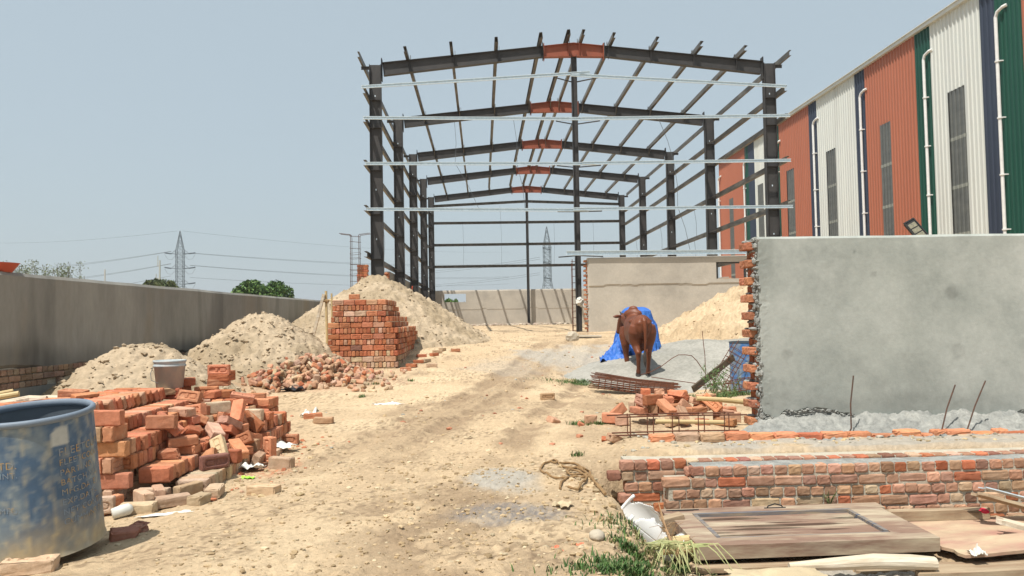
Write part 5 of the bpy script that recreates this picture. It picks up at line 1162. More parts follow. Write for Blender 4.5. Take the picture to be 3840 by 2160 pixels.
    for (hx, hy) in ((-.097, .03), (.097, .03), (-.135, 1.1), (.105, 1.1)):
        b = MB(); b.lathe([(.001, .0), (.062, .0), (.052, .085), (.001, .09)], 14, Mx=Matrix.Translation((hx, hy + .005, .0)) @ Matrix.Diagonal((.9, 1.15, 1, 1))); b.build('hoof', M['horn'], rt)
    b = MB(); b.tube([(0, -.2, .52), (-.005, -.195, .42), (.0, -.19, .32), (.01, -.18, .2)], [.02, .036, .034, .006], 10); b.build('tail_tuft', M['horn'], rt)
    for s in (-1, 1):
        b = MB(); p = Vector((-.09 + s * .05, 1.44, 1.26)); b.tube([p, p + Vector((s * .04, .03, .02)), p + Vector((s * .06, .03, .06))], [.022, .017, .006], 8); b.build('horn', M['horn'], rt)
    for s in (-1, 1):
        b = MB(); b.blob((-.14 + s * .08, 1.55, 1.12), .016, sub=2, jit=0); b.build('eye', M['horn'], rt)
cow()

# ------------------------------------------------------------ tarpaulin over a heap
def tarp():
    cx, cy = 3.52, 17.3; top = .70; n, m_ = 220, 110
    A = np.linspace(0, 2 * np.pi, n)[None, :]; T = np.linspace(0, 1, m_)[:, None]
    sq = 1 / np.maximum(np.abs(np.cos(A)), np.abs(np.sin(A))) ** .8
    lean = np.clip(-np.cos(A - .75), 0, 1) ** 2                         # trails to the lower left
    per = A * 3.2
    fo = (np.abs(fbm(per * 2.2, T * 1.1, 7, 3) - .5) * 2); fo2 = np.abs(vn(per * 5, T * 3, 12) - .5) * 2
    rr = np.where(T < .42, T / .42 * .31, .31 + (T - .42) / .58 * (.13 + .54 * lean)) * sq
    rr = rr + (fo * .28 - .09 + fo2 * .05) * sst(.36, .7, T)
    X = cx + rr * np.cos(A); Y = cy + rr * np.sin(A) * .9
    base = G(X, Y, False)
    for (px, py, pz, rx, ry) in CEM:
        d = np.sqrt(((X - px) / rx) ** 2 + ((Y - py) / ry) ** 2); base = np.maximum(base, pz - .42 * np.where(d < .35, d ** 2 / .7, d - .175))
    t2 = np.clip((T - .42) / .58, 0, 1); hz_ = (1 - t2) ** (.8 + 2.2 * lean)
    Z = base + .04 + (top - .06 - base) * hz_ - .10 * np.clip(T / .42, 0, 1) ** 4 * (T < .42) - .1 * (T >= .42) * hz_
    Z = Z + (np.abs(fbm(X * 5, Y * 5 + Z * 4, 9, 4) - .5) * 2 - .25) * .26 * sst(.38, .62, T) + (np.abs(fbm(X * 13, Y * 13 + Z * 9, 29, 3) - .5) - .1) * .14 * sst(.38, .62, T) + .03 * (fbm(X * 5, Y * 5, 8, 3) - .5) + (1 - np.abs(fbm(X * 6 + 9, Y * 6, 19, 3) - .5) * 6).clip(0, 1) * .07 * lean * t2
    Z = np.maximum(Z, base + .015)
    return gridmesh('tarpaulin', X, Y, Z, np.ones(X.shape + (3,)), M['tarp'])
tag(tarp(), 'crumpled bright blue tarpaulin draped over a heap in front of the cow', 'tarpaulin')
b = MB(); b.blob((3.52, 17.3, .0), .3, sub=3, jit=.08, sq=(1, 1, 1.5)); tag(b.build('covered_heap', M['dusty']), 'covered heap of sacks hidden beneath the blue tarpaulin', 'heap')

# ------------------------------------------------------------ rebar, cages, poles
def rods_thing(name, label, cat, parts, m, r=.006, part='rod', grp=None, seg=5):
    o0 = Vector(parts[0][0]); rt = empty(name, o0, 0, label, cat, grp)
    for pts in parts:
        b = MB(); b.tube([Vector(p) - o0 for p in pts], r, seg); b.build(part, m, rt)
    return rt
P = []
c0 = gh(1500, 985); bx, by = c0.x, c0.y - .2; bz = gz(bx + .6, by) - .02
for k in range(9):
    for j in range(3):
        xo = RG.uniform(-.06, .1); P.append([(bx - .1 + xo, by + j * .09, bz + .06 + k * .033 + RG.uniform(-.006, .006) + .1), (bx + .7 + xo, by + j * .09 + .03, bz + .045 + k * .03 + RG.uniform(-.01, .01)), (bx + 1.45 + xo, by + j * .09 + .05, bz + .02 + k * .021)])
for q in np.linspace(.0, 1.35, 13):
    P.append([(bx + q, by - .02, bz + .03 + .1 * (1 - q / 1.4)), (bx + q + .03, by - .03, bz + .33 - .07 * q)])
rods_thing('rebar_bundle', 'bundle of rusty reinforcement mats lying before the cow', 'rebar bundle', P, M['rust'], .0085)
def boxcage(name, label, o, L_, w, h, n, yaw=0, pitch_=0, r=.007, grp=None):
    rt = empty(name, o, 0, label, 'rebar cage', grp, rot=(0, pitch_, yaw))
    for a, c in ((0, 0), (w, 0), (0, h), (w, h)):
        b = MB(); e = RG.uniform(-.05, .05); b.tube([(-.14 + e, a, c), (L_ * .5, a + .004, c + .006), (L_ + .14 + e, a, c)], r, 6); b.build('rod', M['rust'], rt)
    for k in range(n):
        x = L_ * k / (n - 1) + RG.uniform(-.01, .01); t = RG.uniform(-.02, .02)
        b = MB(); b.tube([(x, -.01, -.01), (x + t, w + .01, -.01), (x + t, w + .01, h + .01), (x, -.01, h + .01), (x, -.01, -.012)], r * .75, 5); b.build('stirrup', M['rust'], rt)
    return rt
c = at(1583, 1094, y=6.95); boxcage('rebar_cage', 'long rusty rebar cage lying in front of the right brick heap', (c[0], 6.95, -.63), .92, .16, .165, 5, yaw=-.01, r=.0075)
c = gh(1800, 990); boxcage('rebar_cage', 'short rusty rebar cage leaning up against the blue barrel', (c.x, 13.0, gz(c.x, 13) + .05), .75, .2, .24, 9, pitch_=R(-58))
c = gh(1770, 995); boxcage('rebar_cage', 'flattened rusty cage lying under the dark leaning plank', (c.x, 12.4, gz(c.x, 12.4) + .02), .7, .22, .16, 8, yaw=.1, pitch_=R(-8))
z4 = lambda X, Y: ((2000 + X / 1.811) / 1.4907, (900 + Y / 1.811) / 1.4907)
def pathat(pts, y): return [tuple(at(*z4(*p), y=(y if not isinstance(y, (list, tuple)) else y[i]))) for i, p in enumerate(pts)]
def one(name, label, cat, pts, r, m, grp=None, seg=6):
    o0 = Vector(pts[len(pts) // 2]); b = MB(); b.tube([Vector(p) - o0 for p in pts], r, seg); return tag(b.build(name, m, loc=o0), label, cat, grp)
one('rebar_rod', 'long thin rod bent into an arch right of the cow', 'rod', pathat([(730, 915), (800, 895), (880, 850), (940, 805), (985, 780), (1030, 780), (1075, 785), (1110, 820), (1165, 900)], 13.2), .007, M['rust'], 'single bent rods')
one('rebar_rod', 'upright thin rod standing right of the arched one', 'rod', pathat([(1170, 915), (1165, 780), (1155, 700), (1147, 618)], 13.1), .006, M['rust'], 'single bent rods')
one('rebar_rod', 'thin rod lying on the ground behind the rebar bundle', 'rod', pathat([(800, 930), (900, 945), (1110, 975)], 13.0), .007, M['rust'], 'single bent rods')
one('rebar_rod', 'rusty rod sticking out left of the blue barrel foot', 'rod', pathat([(1290, 978), (1350, 975), (1415, 985)], 12.5), .009, M['rust'], 'single bent rods')
b = MB(); p0, p1 = Vector(at(*z4(1085, 1015), y=12.6)), Vector(at(*z4(1360, 795), y=13.1)); d = p1 - p0
b.box((-d.length / 2, -.015, -.055), (d.length / 2, .02, .055)); o = b.build('plank', M['darkwood'], loc=(p0 + p1) / 2); o.rotation_euler = d.to_track_quat('X', 'Z').to_euler()
tag(o, 'dark weathered plank leaning diagonally against the blue barrel', 'plank', 'loose timber')
one('bamboo_pole', 'thick bamboo pole lying over the right brick heap to the wall', 'bamboo pole', pathat([(1108, 1075), (1280, 1085), (1290, 1086), (1480, 1105)], 7.75), [.023, .024, .027, .024], M['bamboo'], 'bamboo poles', 10)
one('bamboo_pole', 'bamboo pole lying low behind the long rebar cage', 'bamboo pole', pathat([(830, 1232), (1060, 1234), (1300, 1238)], 7.3), .02, M['bamboo'], 'bamboo poles', 10)
for (ub, vb, ut, vt, lb) in ((2139, 1086, 2147, 945, 'leftmost upright rod, bent at its foot, before the grey wall'), (2368, 1086, 2403, 968, 'middle rod leaning right before the grey wall'), (2432, 1086, 2479, 958, 'rightmost rod leaning right before the grey wall')):
    a, c_ = at(ub, vb, y=6.8), at(ut, vt, y=6.86); mpt = a * .5 + c_ * .5 + np.array([-.012, 0, 0])
    one('starter_rod', lb, 'rod', [a + np.array([-.03, 0, -.05]), a + np.array([.01, 0, .03]), mpt, c_], .0065, M['darkrust'], 'starter rods before the grey wall')
for k in range(3):
    one('rebar_rod', ordw(k) + ' from the left of the long rusty rods on the farther low wall', 'rod', [at(2185 + k * 40, 1151 - k * 3, y=6.42), at(2380, 1137 - k * 2, y=6.45), at(2700, 1112 - k * 3, y=6.5)], .008, M['rust'], 'long rods on the low wall')
# bamboo trestle behind the heaps
c = at(822, 770, y=18); rt = empty('bamboo_trestle', (c[0], 18, -.3), 0, 'bamboo trestle with a pale diagonal plank standing by the boundary wall end', 'trestle')
def tz(u, v): p = at(u, v, y=18); return (p[0] - c[0], 0, p[2] + .3)
for pts, r, nm in (((tz(823, 800), tz(820, 732)), .03, 'post'), ((tz(836, 790), tz(834, 738)), .022, 'post'), ((tz(812, 755), tz(845, 757)), .018, 'crossbar')):
    b = MB(); a0 = Vector(pts[0]); 
    if nm == 'post': a0.z = 0
    b.tube([a0, pts[1]], r, 8); b.build(nm, M['bamboo'], rt)
b = MB(); a0, a1 = Vector(tz(800, 800)), Vector(tz(816, 740)); b.tube([a0 + Vector((-.1, -.05, -.4)), a1 + Vector((0, -.05, 0))], [.045, .045], 4); b.build('plank', M['palewood'], rt)
b = MB(); b.tube([Vector(tz(817, 756)) + Vector((-.04, -.04, 0)), Vector(tz(826, 758)) + Vector((.02, -.04, 0))], .04, 7); b.build('rope_lashing', M['rope'], rt)
# timber lying behind the drum
one('log', 'bleached crooked log lying behind the blue drum at the left picture edge', 'log', [at(-30, 1026, y=7.2), at(40, 1014, y=7.3), at(75, 1006, y=7.4), at(118, 1001, y=7.4)], [.045, .05, .045, .02], M['palewood'], 'loose timber', 10)
one('log', 'second grey log end beyond the bleached one at the left', 'log', [at(60, 1008, y=7.6), at(120, 1004, y=7.6), at(160, 1003, y=7.6)], [.03, .04, .035], M['palewood'], 'loose timber', 10)
one('bamboo_pole', 'cut bamboo end poking in at the left edge below the boundary wall', 'bamboo pole', [at(-60, 1008, y=7.8), at(48, 990, y=7.9)], .028, M['bamboo'], 'bamboo poles', 10)
one('bamboo_pole', 'thin bamboo tip above the cut bamboo end at the left edge', 'bamboo pole', [at(-60, 1000, y=8.0), at(33, 983, y=8.1)], .02, M['bamboo'], 'bamboo poles', 8)

# ------------------------------------------------------------ door and boards in the pit
DF = at(1757, 1374, y=4.78); DB = at(1694, 1281, y=5.6); DRr = at(2373, 1370, y=4.78)
dl = float(DRr[0] - DF[0]); dw = float(math.dist(DF, DB)); tilt = math.atan2(DB[2] - DF[2], DB[1] - DF[1])
rt = empty('old_door', tuple(DF), 0, 'old brown panelled door lying flat with split boards and a handle', 'door', rot=(tilt, 0, .02))
b = MB(); T_ = .088; fs = .16
b.box((0, 0, -T_), (dl, fs * .9, 0)); b.box((-.03, dw - fs * .8, -T_ + .02), (dl * 1.02, dw, 0.001)); b.box((0, fs * .9, -T_ + .01), (fs * 1.05, dw - fs * .8, -.001)); b.box((dl - fs * 1.5, fs * .9, -T_ + .01), (dl, dw - fs * .8, -.001))
b.build('door_frame', M['doorwood'], rt)
b = MB(); x0, x1 = fs * 1.05 + .03, dl - fs * 1.5 - .03; ya, yb = fs * .9 + .03, dw - fs * .8 - .03; nb = 8
edges = []
for k in range(nb + 1):
    y = ya + (yb - ya) * k / nb; edges.append(y)
for k in range(nb):
    n = 22; lo = []; hi = []
    for i in range(n + 1):
        x = x0 + (x1 - x0) * i / n; g1 = .02 * max(0, float(vn(np.array([x * 4]), np.array([k * 5.0]), 3)[0]) - .4) * 2.6; g2 = .02 * max(0, float(vn(np.array([x * 4]), np.array([(k + 1) * 5.0]), 3)[0]) - .4) * 2.6
        lo.append((x, edges[k] + (g1 if k else 0))); hi.append((x, edges[k + 1] - (g2 if k < nb - 1 else 0)))
    zt = -.018 + RG.uniform(-.003, .003)
    V = [(x, y, zt) for x, y in lo] + [(x, y, zt) for x, y in hi] + [(x, y, zt - .02) for x, y in lo] + [(x, y, zt - .02) for x, y in hi]; m = n + 1
    Fc = [(i, i + 1, m + i + 1, m + i) for i in range(n)] + [(i + 1, i, 2 * m + i, 2 * m + i + 1) for i in range(n)] + [(m + i, m + i + 1, 3 * m + i + 1, 3 * m + i) for i in range(n)]
    b.add(V, Fc)
b.box((x0, ya, -T_ + .002), (x1, yb, -T_ + .02), 1)  # backing coloured dark so the cracks read as shaded
b.build('door_panel', [M['doorwood'], M['darkwood']], rt)
bl = mat('blue_moulding', (.08, .1, .14), (.3, .24, .17), scale=9, rough=.7, stretch=(.4, 4, 4))
for lo, hi in (((x0 - .028, yb, -.03), (x1 + .028, yb + .028, .004)), ((x0 - .028, ya - .028, -.03), (x1 + .028, ya, -.006)), ((x0 - .028, ya, -.03), (x0, yb, .0)), ((x1, ya, -.03), (x1 + .028, yb, .002))):
    b = MB(); b.box(lo, hi); b.build('moulding', bl, rt)
b = MB(); hx = dl * .475; hy = dw - .06; b.tube([(hx, hy, 0), (hx + .01, hy, .018), (hx + .06, hy, .032), (hx + .11, hy, .018), (hx + .12, hy, 0)], .005, 6); b.tube([(hx - .02, hy, .003), (hx + .14, hy, .003)], .005, 5); b.build('handle', M['lampblack'], rt)
b = MB(); b.box((.04, dw - .06, .001), (.2, dw - .04, .006)); b.tube([(.0, dw - .05, .006), (.24, dw - .05, .006)], .004, 6); b.build('bolt', M['lampblack'], rt)
gp = -1.16
def board(name, label, c0, c1, y0, y1, z, th, m, rot=(0, 0, 0), grp='boards lying in the pit', jit=.006):
    x0, x1 = at(c0, 1350, y=(y0 + y1) / 2)[0], at(c1, 1350, y=(y0 + y1) / 2)[0]; cx, cyy = (x0 + x1) / 2, (y0 + y1) / 2
    nx = 14; X, Y = np.meshgrid(np.linspace(x0 - cx, x1 - cx, nx), np.linspace(y0 - cyy, y1 - cyy, 6)); b = MB()
    X[:, 0] += RG.uniform(-.03, .03, 6); X[:, -1] += RG.uniform(-.03, .03, 6); Y[0] += RG.uniform(-jit, jit, nx); w = .008 * (fbm(X * 3, Y * 3, int(c0), 2) - .5)
    i = np.arange(nx * 6).reshape(6, nx); q = np.stack([i[:-1, :-1], i[:-1, 1:], i[1:, 1:], i[1:, :-1]], -1).reshape(-1, 4); N = nx * 6
    V = np.concatenate([np.stack([X, Y, w + th / 2], -1).reshape(-1, 3), np.stack([X, Y, w - th / 2], -1).reshape(-1, 3)])
    Fc = q.tolist() + (q[:, ::-1] + N).tolist(); bd = list(i[0]) + list(i[1:, -1]) + list(i[-1, -2::-1]) + list(i[-2:0:-1, 0])
    Fc += [(bd[k], bd[k] + N, bd[(k + 1) % len(bd)] + N, bd[(k + 1) % len(bd)])[::1] for k in range(len(bd))]
    b.add(V, Fc); return tag(b.build(name, m, loc=(cx, cyy, z), rot=rot), label, 'board', grp)
board('wooden_board', 'wide dusty brown board lying right of the old door', 2225, 2700, 4.95, 5.6, -1.10, .03, M['board'])
board('timber_beam', 'squared beam lying along the back of the wide dusty board', 2240, 2490, 5.52, 5.6, -1.045, .07, M['wood'])
board('wooden_board', 'curled reddish board overlapping the wide one at the right edge', 2380, 2720, 4.72, 5.0, -1.06, .02, M['board'], rot=(.05, -.04, .05))
board('timber_beam', 'low plank lying under the right end of the old door', 2150, 2720, 4.62, 4.75, -1.145, .035, M['wood'])
board('timber_beam', 'yellowish rough beam running to the right edge at the bottom', 2300, 2740, 4.50, 4.58, -1.135, .06, M['wood'], rot=(0, -.01, .015))
board('wooden_board', 'plank poking out beneath the front left corner of the old door', 1742, 2050, 4.72, 4.82, -1.13, .03, M['wood'])
board('wooden_board', 'pale tilted plank leaning at the right edge above the boards', 2470, 2680, 5.25, 5.36, -.94, .02, M['wood'], rot=(-.3, .28, -.2))
board('metal_sheet', 'bluish white sheet on the tilted plank at the right edge', 2490, 2700, 5.36, 5.55, -.93, .008, M['galv'], rot=(-.2, .25, -.25))
board('wooden_board', 'light plank end at the right edge below the tilted plank', 2530, 2680, 5.0, 5.1, -1.03, .03, M['palewood'], rot=(0, .2, -.5))
one('stick', 'dark thin stick resting on the beam under the tilted plank', 'stick', [at(2250, 1300, y=5.66), at(2360, 1292, y=5.6), at(2470, 1282, y=5.5)], [.008, .012, .02], M['darkwood'])
b = MB(); b.blob((0, 0, 0), .032, sub=2, jit=.35, sq=(1.6, .7, .6)); c = at(2475, 1286, y=5.45); tag(b.build('red_cloth', mat('red_cloth', (.5, .03, .06)), loc=c), 'red rag tucked under the tilted plank', 'rag')
one('log', 'pale barked log lying in front of the old door', 'log', [at(1985, 1424, y=4.55), at(2080, 1420, y=4.55), at(2200, 1412, y=4.55), at(2290, 1414, y=4.55), at(2352, 1418, y=4.55)], [.02, .035, .045, .045, .04], M['palewood'], 'loose timber', 12)
def sheetobj(name, label, cat, u, v, w, d, h, m, seed, y=None, yaw=0, lift=.0, crump=6, edge=.1, group=None):
    p = gh(u, v) if y is None else Vector(at(u, v, y=y)); n = 26
    X, Y = np.meshgrid(np.linspace(-1, 1, n), np.linspace(-1, 1, n)); th = np.arctan2(Y, X)
    X = X * w / 2 * (1 + edge * (fbm(th * 2, th * 0, seed, 3) - .5) * 2); Y = Y * d / 2 * (1 + edge * (fbm(th * 2, th * 0 + 5, seed, 3) - .5) * 2)
    f = crump / max(w, d) * .6; r = np.abs(fbm(X * f + 50, Y * f, seed + 2, 3) - .5) * 2
    Z = h * (.12 + r * 1.3 * (1 - .5 * np.maximum(np.abs(X) / w, np.abs(Y) / d) * 2)) + lift
    o = gridmesh(name, X, Y, Z, np.ones(X.shape + (3,)), m, smooth=False); o.location = p; o.rotation_euler = (0, 0, yaw); return tag(o, label, cat, group)
sheetobj('cardboard', 'curled flat cardboard sheet at the bottom edge before the log', 'cardboard', 1950, 1447, .55, .16, .07, M['cardboard'], 31, y=4.45, crump=3)
sheetobj('plastic_bag', 'small crumpled white plastic on the boards near the right edge', 'plastic scrap', 2458, 1398, .09, .08, .08, M['film'], 32, y=4.7, crump=5, group='plastic scraps')
sheetobj('plastic_sheet', 'torn cream plastic sheet at the right foot of the left brick stack', 'plastic scrap', 700, 1138, .42, .18, .13, M['film'], 33, lift=.03, yaw=-.35, crump=4, edge=.5, group='plastic scraps')
sheetobj('plastic_sheet', 'white plastic lying in front of the bottom brick row', 'plastic scrap', 625, 1188, .24, .15, .09, M['film'], 34, lift=.02, crump=5, edge=.4, group='plastic scraps')
sheetobj('plastic_sheet', 'cream plastic hanging at the far right corner of the left stack', 'plastic scrap', 778, 1052, .18, .22, .16, M['film'], 35, crump=5, edge=.4, group='plastic scraps')
sheetobj('plastic_sheet', 'clear film strip on the sand right of the drum', 'plastic scrap', 420, 1298, .3, .06, .03, M['film'], 36, yaw=.5, crump=7, edge=.5, group='plastic scraps')
sheetobj('plastic_sheet', 'white crumpled bag on the grey sand by the cow front leg', 'plastic scrap', 1578, 912, .26, .2, .14, M['film'], 37, crump=4, edge=.4, group='plastic scraps')
sheetobj('wrapper', 'lime green wrapper beside the white plastic', 'wrapper', 622, 1206, .11, .06, .04, M['neon'], 38, crump=4)
sheetobj('wrapper', 'bright orange wrapper scrap near the white stone', 'wrapper', 1456, 1378, .06, .11, .02, M['orange'], 39, edge=.5, group='orange wrapper scraps')
sheetobj('wrapper', 'fainter torn orange wrapper scrap left of the bright one', 'wrapper', 1395, 1388, .07, .12, .015, M['orange'], 40, edge=.8, group='orange wrapper scraps')
sheetobj('cloth', 'black rag lying on the sand between the brick piles', 'rag', 740, 984, .42, .26, .15, M['black'], 41, crump=5, edge=.4)
sheetobj('cloth', 'pale rag lying flat on the track', 'rag', 975, 1018, .4, .14, .05, M['film'], 42, crump=6, edge=.5)
sheetobj('cardboard', 'crushed pale box scrap on the slope below the rope', 'cardboard', 1415, 1278, .12, .09, .07, M['cardboard'], 43, yaw=-.7, crump=3, edge=.4)
sheetobj('leaf_litter', 'curled dry leaf on the track in the middle foreground', 'dry leaf', 1185, 1102, .13, .05, .04, M['cardboard'], 44, crump=4, edge=.5)
b = MB(); b.lathe([(.001, 0), (.035, 0), (.04, .06), (.038, .1), (.02, .12), (.001, .12)], 14, Mx=Matrix.Rotation(R(80), 4, 'Y')); c = gh(282, 1312)
tag(b.build('plastic_cup', mat('cloudy_plastic', (.6, .6, .55), rough=.3), loc=(c.x, c.y, c.z + .04), rot=(0, 0, .6), smooth=True), 'cloudy plastic cup lying between the drum and the flat tan brick', 'cup')
b = MB(); b.blob((0, 0, 0), .048, sub=3, jit=.07, sq=(1.3, .9, .62)); c = gh(1502, 1358); tag(b.build('stone', M['stone'], loc=(c.x, c.y, c.z + .02), smooth=True), 'large rounded pale stone on the slope near the bottom', 'stone', 'stones')
b = MB()
c = gh(1440, 858); b.blob((0, 0, .1), .2, sub=3, jit=.1, sq=(1, .7, .9)); tag(b.build('stone', M['stone'], loc=(c.x, c.y, c.z)), 'brown rock lump at the left foot of the partition wall', 'stone', 'stones')
b = MB(); b.box((-.5, -.2, 0), (.5, .2, .06), jit=.01); c = gh(1472, 850); tag(b.build('concrete_slab', M['stone'], loc=(c.x, c.y, c.z + .02), rot=(0, .03, -.1)), 'flat pale slab beside the rock lump at the partition wall', 'slab')

# broken white bucket in the pit
c = Vector(at(1632, 1338, y=5.05)); ax = Vector((-.72, .05, .6)).normalized()
Mx = ax.to_track_quat('Z', 'Y').to_matrix().to_4x4()
rt = empty('broken_bucket', c, 0, 'broken white plastic bucket lying on its side left of the old door', 'bucket', rot=Mx.to_euler())
n = 120; b = MB(); V = []; rows = 40; msk = []
loc_ = Mx.to_3x3().inverted() @ Vector((.75, -.25, .75)); A0 = math.degrees(math.atan2(loc_.y, loc_.x)) % 360
for k in range(rows + 1):
    for j in range(n + 1):
        a = 2 * math.pi * j / n; t = k / rows; r = .135 + .036 * t; V.append((r * math.cos(a), r * math.sin(a), -.19 + .38 * t))
Fc = []
for k in range(rows):
    for j in range(n):
        a = 360 * j / n; cut = 100 + 34 * math.sin(k * .16 + 1) + 5 * math.sin(k * .9)
        if not (abs((a - A0 + 180) % 360 - 180) < cut * .62): Fc.append((k * (n + 1) + j, k * (n + 1) + j + 1, (k + 1) * (n + 1) + j + 1, (k + 1) * (n + 1) + j))
b.add(V, Fc); o = b.build('bucket_wall', M['white'], rt, smooth=True); sm = o.modifiers.new('s', 'SOLIDIFY'); sm.thickness = .003
b = MB(); b.tube([(.175 * math.cos(R(a)), .175 * math.sin(R(a)), .19) for a in range(int(A0) + 62, int(A0) + 299, 8)], .012, 8); b.build('rim', M['white'], rt, smooth=True)
b = MB(); b.lathe([(.001, -.19), (.135, -.19), (.135, -.185)], 40); b.build('base', M['white'], rt)
for k, (u, v, y_, L_) in enumerate(((1690, 1365, 4.95, .13), (1712, 1382, 4.85, .2))):
    p = Vector(at(u, v, y=y_)); one('bamboo_pole', ('upper' if k == 0 else 'lower') + ' cut bamboo end sticking out left of the door corner', 'bamboo pole', [p - Vector((.12, 0, 0)), p + Vector((L_, .05, 0))], .032, M['bamboo'], 'bamboo poles', 12)
p = Vector(at(1655, 1325, y=5.35)); b = MB(); b.box((-.08, -.05, -.06), (.2, .05, .04), jit=.012); tag(b.build('timber_block', M['wood'], loc=p, rot=(0, -.15, .2)), 'dirty timber block inside the broken white bucket', 'timber block')

# rope
z7 = lambda X, Y: ((1000 + X / 1.9815) / 1.4907, (1500 + Y / 1.9815) / 1.4907)
b = MB(); R1 = [(2110, 478), (2135, 460), (2160, 470), (2150, 485), (2100, 485), (2060, 495), (2035, 520), (2050, 555), (2120, 585), (2200, 592), (2300, 600), (2385, 590), (2405, 565), (2350, 525), (2300, 490), (2240, 478), (2170, 490), (2210, 515), (2280, 520), (2340, 535), (2385, 570), (2390, 590), (2330, 600), (2250, 600), (2190, 635), (2180, 690)]
R2 = [(2235, 560), (2230, 540), (2270, 525), (2330, 530), (2370, 560), (2400, 590), (2450, 650), (2530, 750)]; R3 = [(2240, 685), (2310, 692), (2340, 650), (2380, 605), (2320, 560), (2260, 555), (2235, 565), (2280, 585), (2390, 585), (2440, 640), (2500, 700), (2522, 742)]
for k, L_ in enumerate((R1, R2, R3)):
    pts = [gh(*z7(*p)) for p in L_]; out = []
    for i in range(len(pts) - 1):
        for t in (0, .25, .5, .75):
            p0, p1, p2, p3 = pts[max(i - 1, 0)], pts[i], pts[i + 1], pts[min(i + 2, len(pts) - 1)]
            q = .5 * ((2 * p1) + (-p0 + p2) * t + (2 * p0 - 5 * p1 + 4 * p2 - p3) * t * t + (-p0 + 3 * p1 - 3 * p2 + p3) * t ** 3); q.z = gz(q.x, q.y, True) + .012 + .006 * k; out.append(q)
    b.tube(out, [.0085 + .0015 * math.sin(i * 2.1) for i in range(len(out))], 7)
tag(b.build('rope', M['rope']), 'tangled brown coir rope trailing over the edge of the pit', 'rope')

# grass, weeds, dry branch
def grass(label, spots, n, h, cols, name='grass', cat='grass'):
    b = MB()
    for (u, v, rx, ry) in spots:
        c = gh(u, v)
        for _ in range(n):
            x = c.x + RG.normal() * rx; y = c.y + RG.normal() * ry; z = gz(x, y); hh = h * RG.uniform(.4, 1.2); a = RG.uniform(0, 6.28); w = .0035 + .001 * RG.random(); le = hh * RG.uniform(.2, 1.0)
            dx, dy = math.cos(a), math.sin(a); px, py = -dy * w, dx * w
            V = [(x - px, y - py, z), (x + px, y + py, z), (x + dx * le * .4 + px * .8, y + dy * le * .4 + py * .8, z + hh * .7), (x + dx * le * .4 - px * .8, y + dy * le * .4 - py * .8, z + hh * .7), (x + dx * le, y + dy * le, z + hh)]
            b.add(V, [(0, 1, 2, 3), (3, 2, 4)], 0, np.array(cols[RG.integers(len(cols))]) * RG.uniform(.7, 1.3))
    return tag(b.build(name, M['leaf']), label, cat, kind='stuff')
GC = [(.06, .13, .03), (.09, .17, .045), (.045, .10, .025), (.14, .17, .06)]
grass('short green grass in front of the broken white bucket at the bottom', [(1560, 1435, .12, .09), (1640, 1425, .16, .1), (1740, 1440, .14, .07), (1600, 1395, .06, .06), (1580, 1449, .14, .05)], 700, .04, [(.05, .11, .025), (.075, .145, .035), (.035, .08, .02), (.11, .14, .05)])
grass('patch of grass left of the rebar bundle', [(1445, 966, .32, .14), (1480, 962, .2, .1)], 700, .05, GC)
grass('grass tufts around the pale brick near the right heap', [(1465, 1068, .07, .04), (1508, 1070, .05, .03)], 160, .045, GC)
grass('sprigs of grass in the sand near the tall stack', [(940, 968, .06, .03), (912, 1000, .03, .02), (1035, 960, .04, .02), (1455, 1188 - 40, .03, .02)], 40, .05, GC)
grass('grass around the foot of the blue barrel', [(1820, 1000, .12, .1), (1860, 995, .15, .1), (1760, 1005, .2, .1)], 260, .1, GC)
def weed(u, v, y, h, label, n=9, group='weeds', name='weed', spread=.5, lc=((.08, .15, .05), (.12, .2, .07))):
    p = gh(u, v) if y is None else Vector(at(u, v, y=y)); rt = empty(name, p, 0, label, 'weed', group); b = MB(); lf = MB()
    for k in range(n):
        a = RG.uniform(0, 6.28); L_ = h * RG.uniform(.6, 1.1); e = Vector((math.cos(a) * spread * L_, math.sin(a) * spread * L_, L_))
        b.tube([(0, 0, 0), e * .5 + Vector((0, 0, .05 * h)), e], [.004, .003, .0015], 4)
        for j in range(16):
            t = RG.uniform(.3, 1); q = np.array(e * t) + RG.normal(size=3) * h * .05; d_ = RG.normal(size=3); d_ /= np.linalg.norm(d_); s_ = np.cross(d_, RG.normal(size=3)); s_ /= np.linalg.norm(s_); l_ = h * .05
            lf.add([q - d_ * l_, q + s_ * l_ * .3, q + d_ * l_, q - s_ * l_ * .3], [(0, 1, 2, 3)], 0, np.array(lc[RG.integers(len(lc))]) * RG.uniform(.7, 1.3))
    b.build('stems', mat('stem', (.12, .14, .05)), rt); lf.build('foliage', M['leaf'], rt)
weed(1795, 1000, None, .55, 'straggly green weed growing through the leaning rebar cage', 16)
weed(1835, 1010, None, .35, 'leafy weed at the left foot of the blue barrel', 14)
weed(1640, 960, None, .16, 'small weed beside the cow hind hoof', 8)
weed(2087, 1272, 5.78, .13, 'small weed sprouting from the nearer low brick wall', 10, lc=((.2, .22, .1), (.1, .15, .05)))
c = gh(1690, 1440); rt = empty('dry_branch', (c.x, c.y, -1.12), 0, 'bare forked dry branch standing between bucket and door', 'branch', 'dry cut plants')
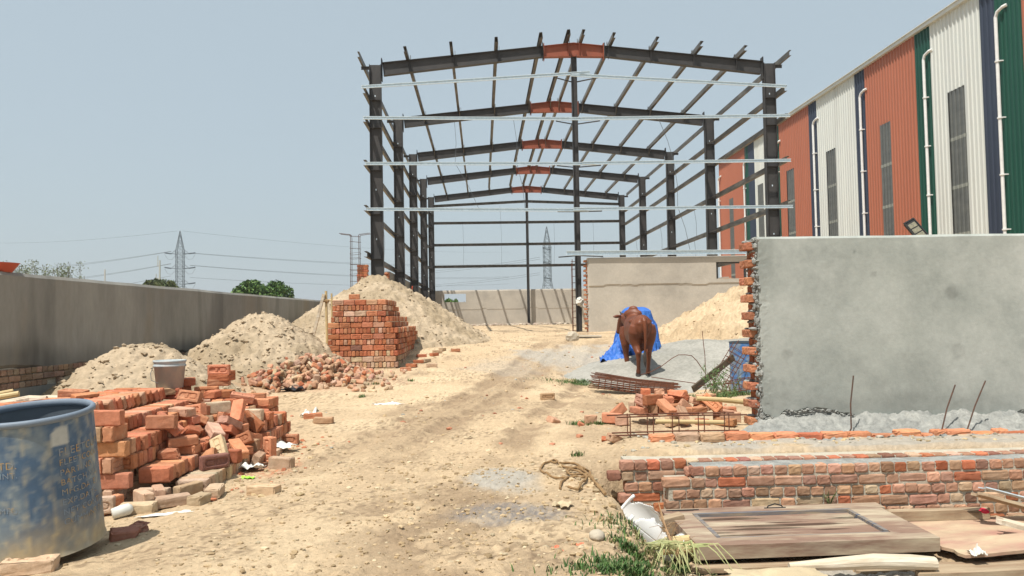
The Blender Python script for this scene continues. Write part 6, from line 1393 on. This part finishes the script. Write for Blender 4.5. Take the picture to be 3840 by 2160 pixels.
b = MB(); q0 = Vector(at(1712, 1415, y=4.7)); q1 = Vector(at(1675, 1330, y=4.9)); q2 = Vector(at(1656, 1262, y=5.0)); b.tube([q0 - rt.location, q1 - rt.location, q2 - rt.location], [.011, .008, .003], 6)
for k in range(26):
    s_ = q0.lerp(q1, RG.uniform(.1, 1.1)) - rt.location; e = s_ + Vector((RG.uniform(-.16, .14), RG.uniform(-.05, .05), RG.uniform(-.1, .14))); b.tube([s_, (s_ + e) / 2 + Vector((0, 0, .03)), e], [.003, .002, .001], 4)
b.build('twigs', mat('dry_twig', (.35, .22, .12)), rt)
rt = empty('withered_plant', (c.x, c.y, -1.14), 0, 'uprooted withered plant with drooping pale green stems at the bottom edge', 'plant', 'dry cut plants'); b = MB()
for k in range(40):
    st = Vector(at(1745 - 145 * RG.random(), 1366 + 18 * RG.random(), y=4.62 + .1 * RG.random())) - rt.location; a = RG.uniform(-2.9, .2); L_ = RG.uniform(.2, .46)
    m1 = st + Vector((math.cos(a) * L_ * .5, math.sin(a) * L_ * .25, .03)); e = st + Vector((math.cos(a) * L_ * .9, math.sin(a) * L_ * .5, -RG.uniform(.05, .17))); b.tube([st, m1, (m1 + e) / 2 + Vector((0, 0, .012)), e], [.005, .0042, .0035, .0015], 4)
b.build('stems', mat('withered_stem', (.4, .45, .2), (.48, .46, .24), scale=8), rt)
grass('dead pale stalks lying around the withered plant', [(1650, 1425, .12, .06), (1730, 1430, .12, .05)], 140, .06, [(.3, .33, .14), (.4, .34, .18)], name='dead_stalks', cat='stalks')
# ------------------------------------------------------------ haze of the air
hm = bpy.data.materials.new('haze'); hm.use_nodes = True; hn = hm.node_tree.nodes; hn.clear()
ho = hn.new('ShaderNodeOutputMaterial'); hv = hn.new('ShaderNodeVolumePrincipled'); hm.node_tree.links.new(hv.outputs[0], ho.inputs['Volume'])
hv.inputs['Color'].default_value = (.93, .96, 1, 1); hv.inputs['Density'].default_value = .00045; hv.inputs['Anisotropy'].default_value = .2
b = MB(); b.box((-710, -70, -4), (710, 2520, 62)); tag(b.build('haze', hm), 'thin dusty haze of the air over the whole yard', 'haze', kind='stuff')
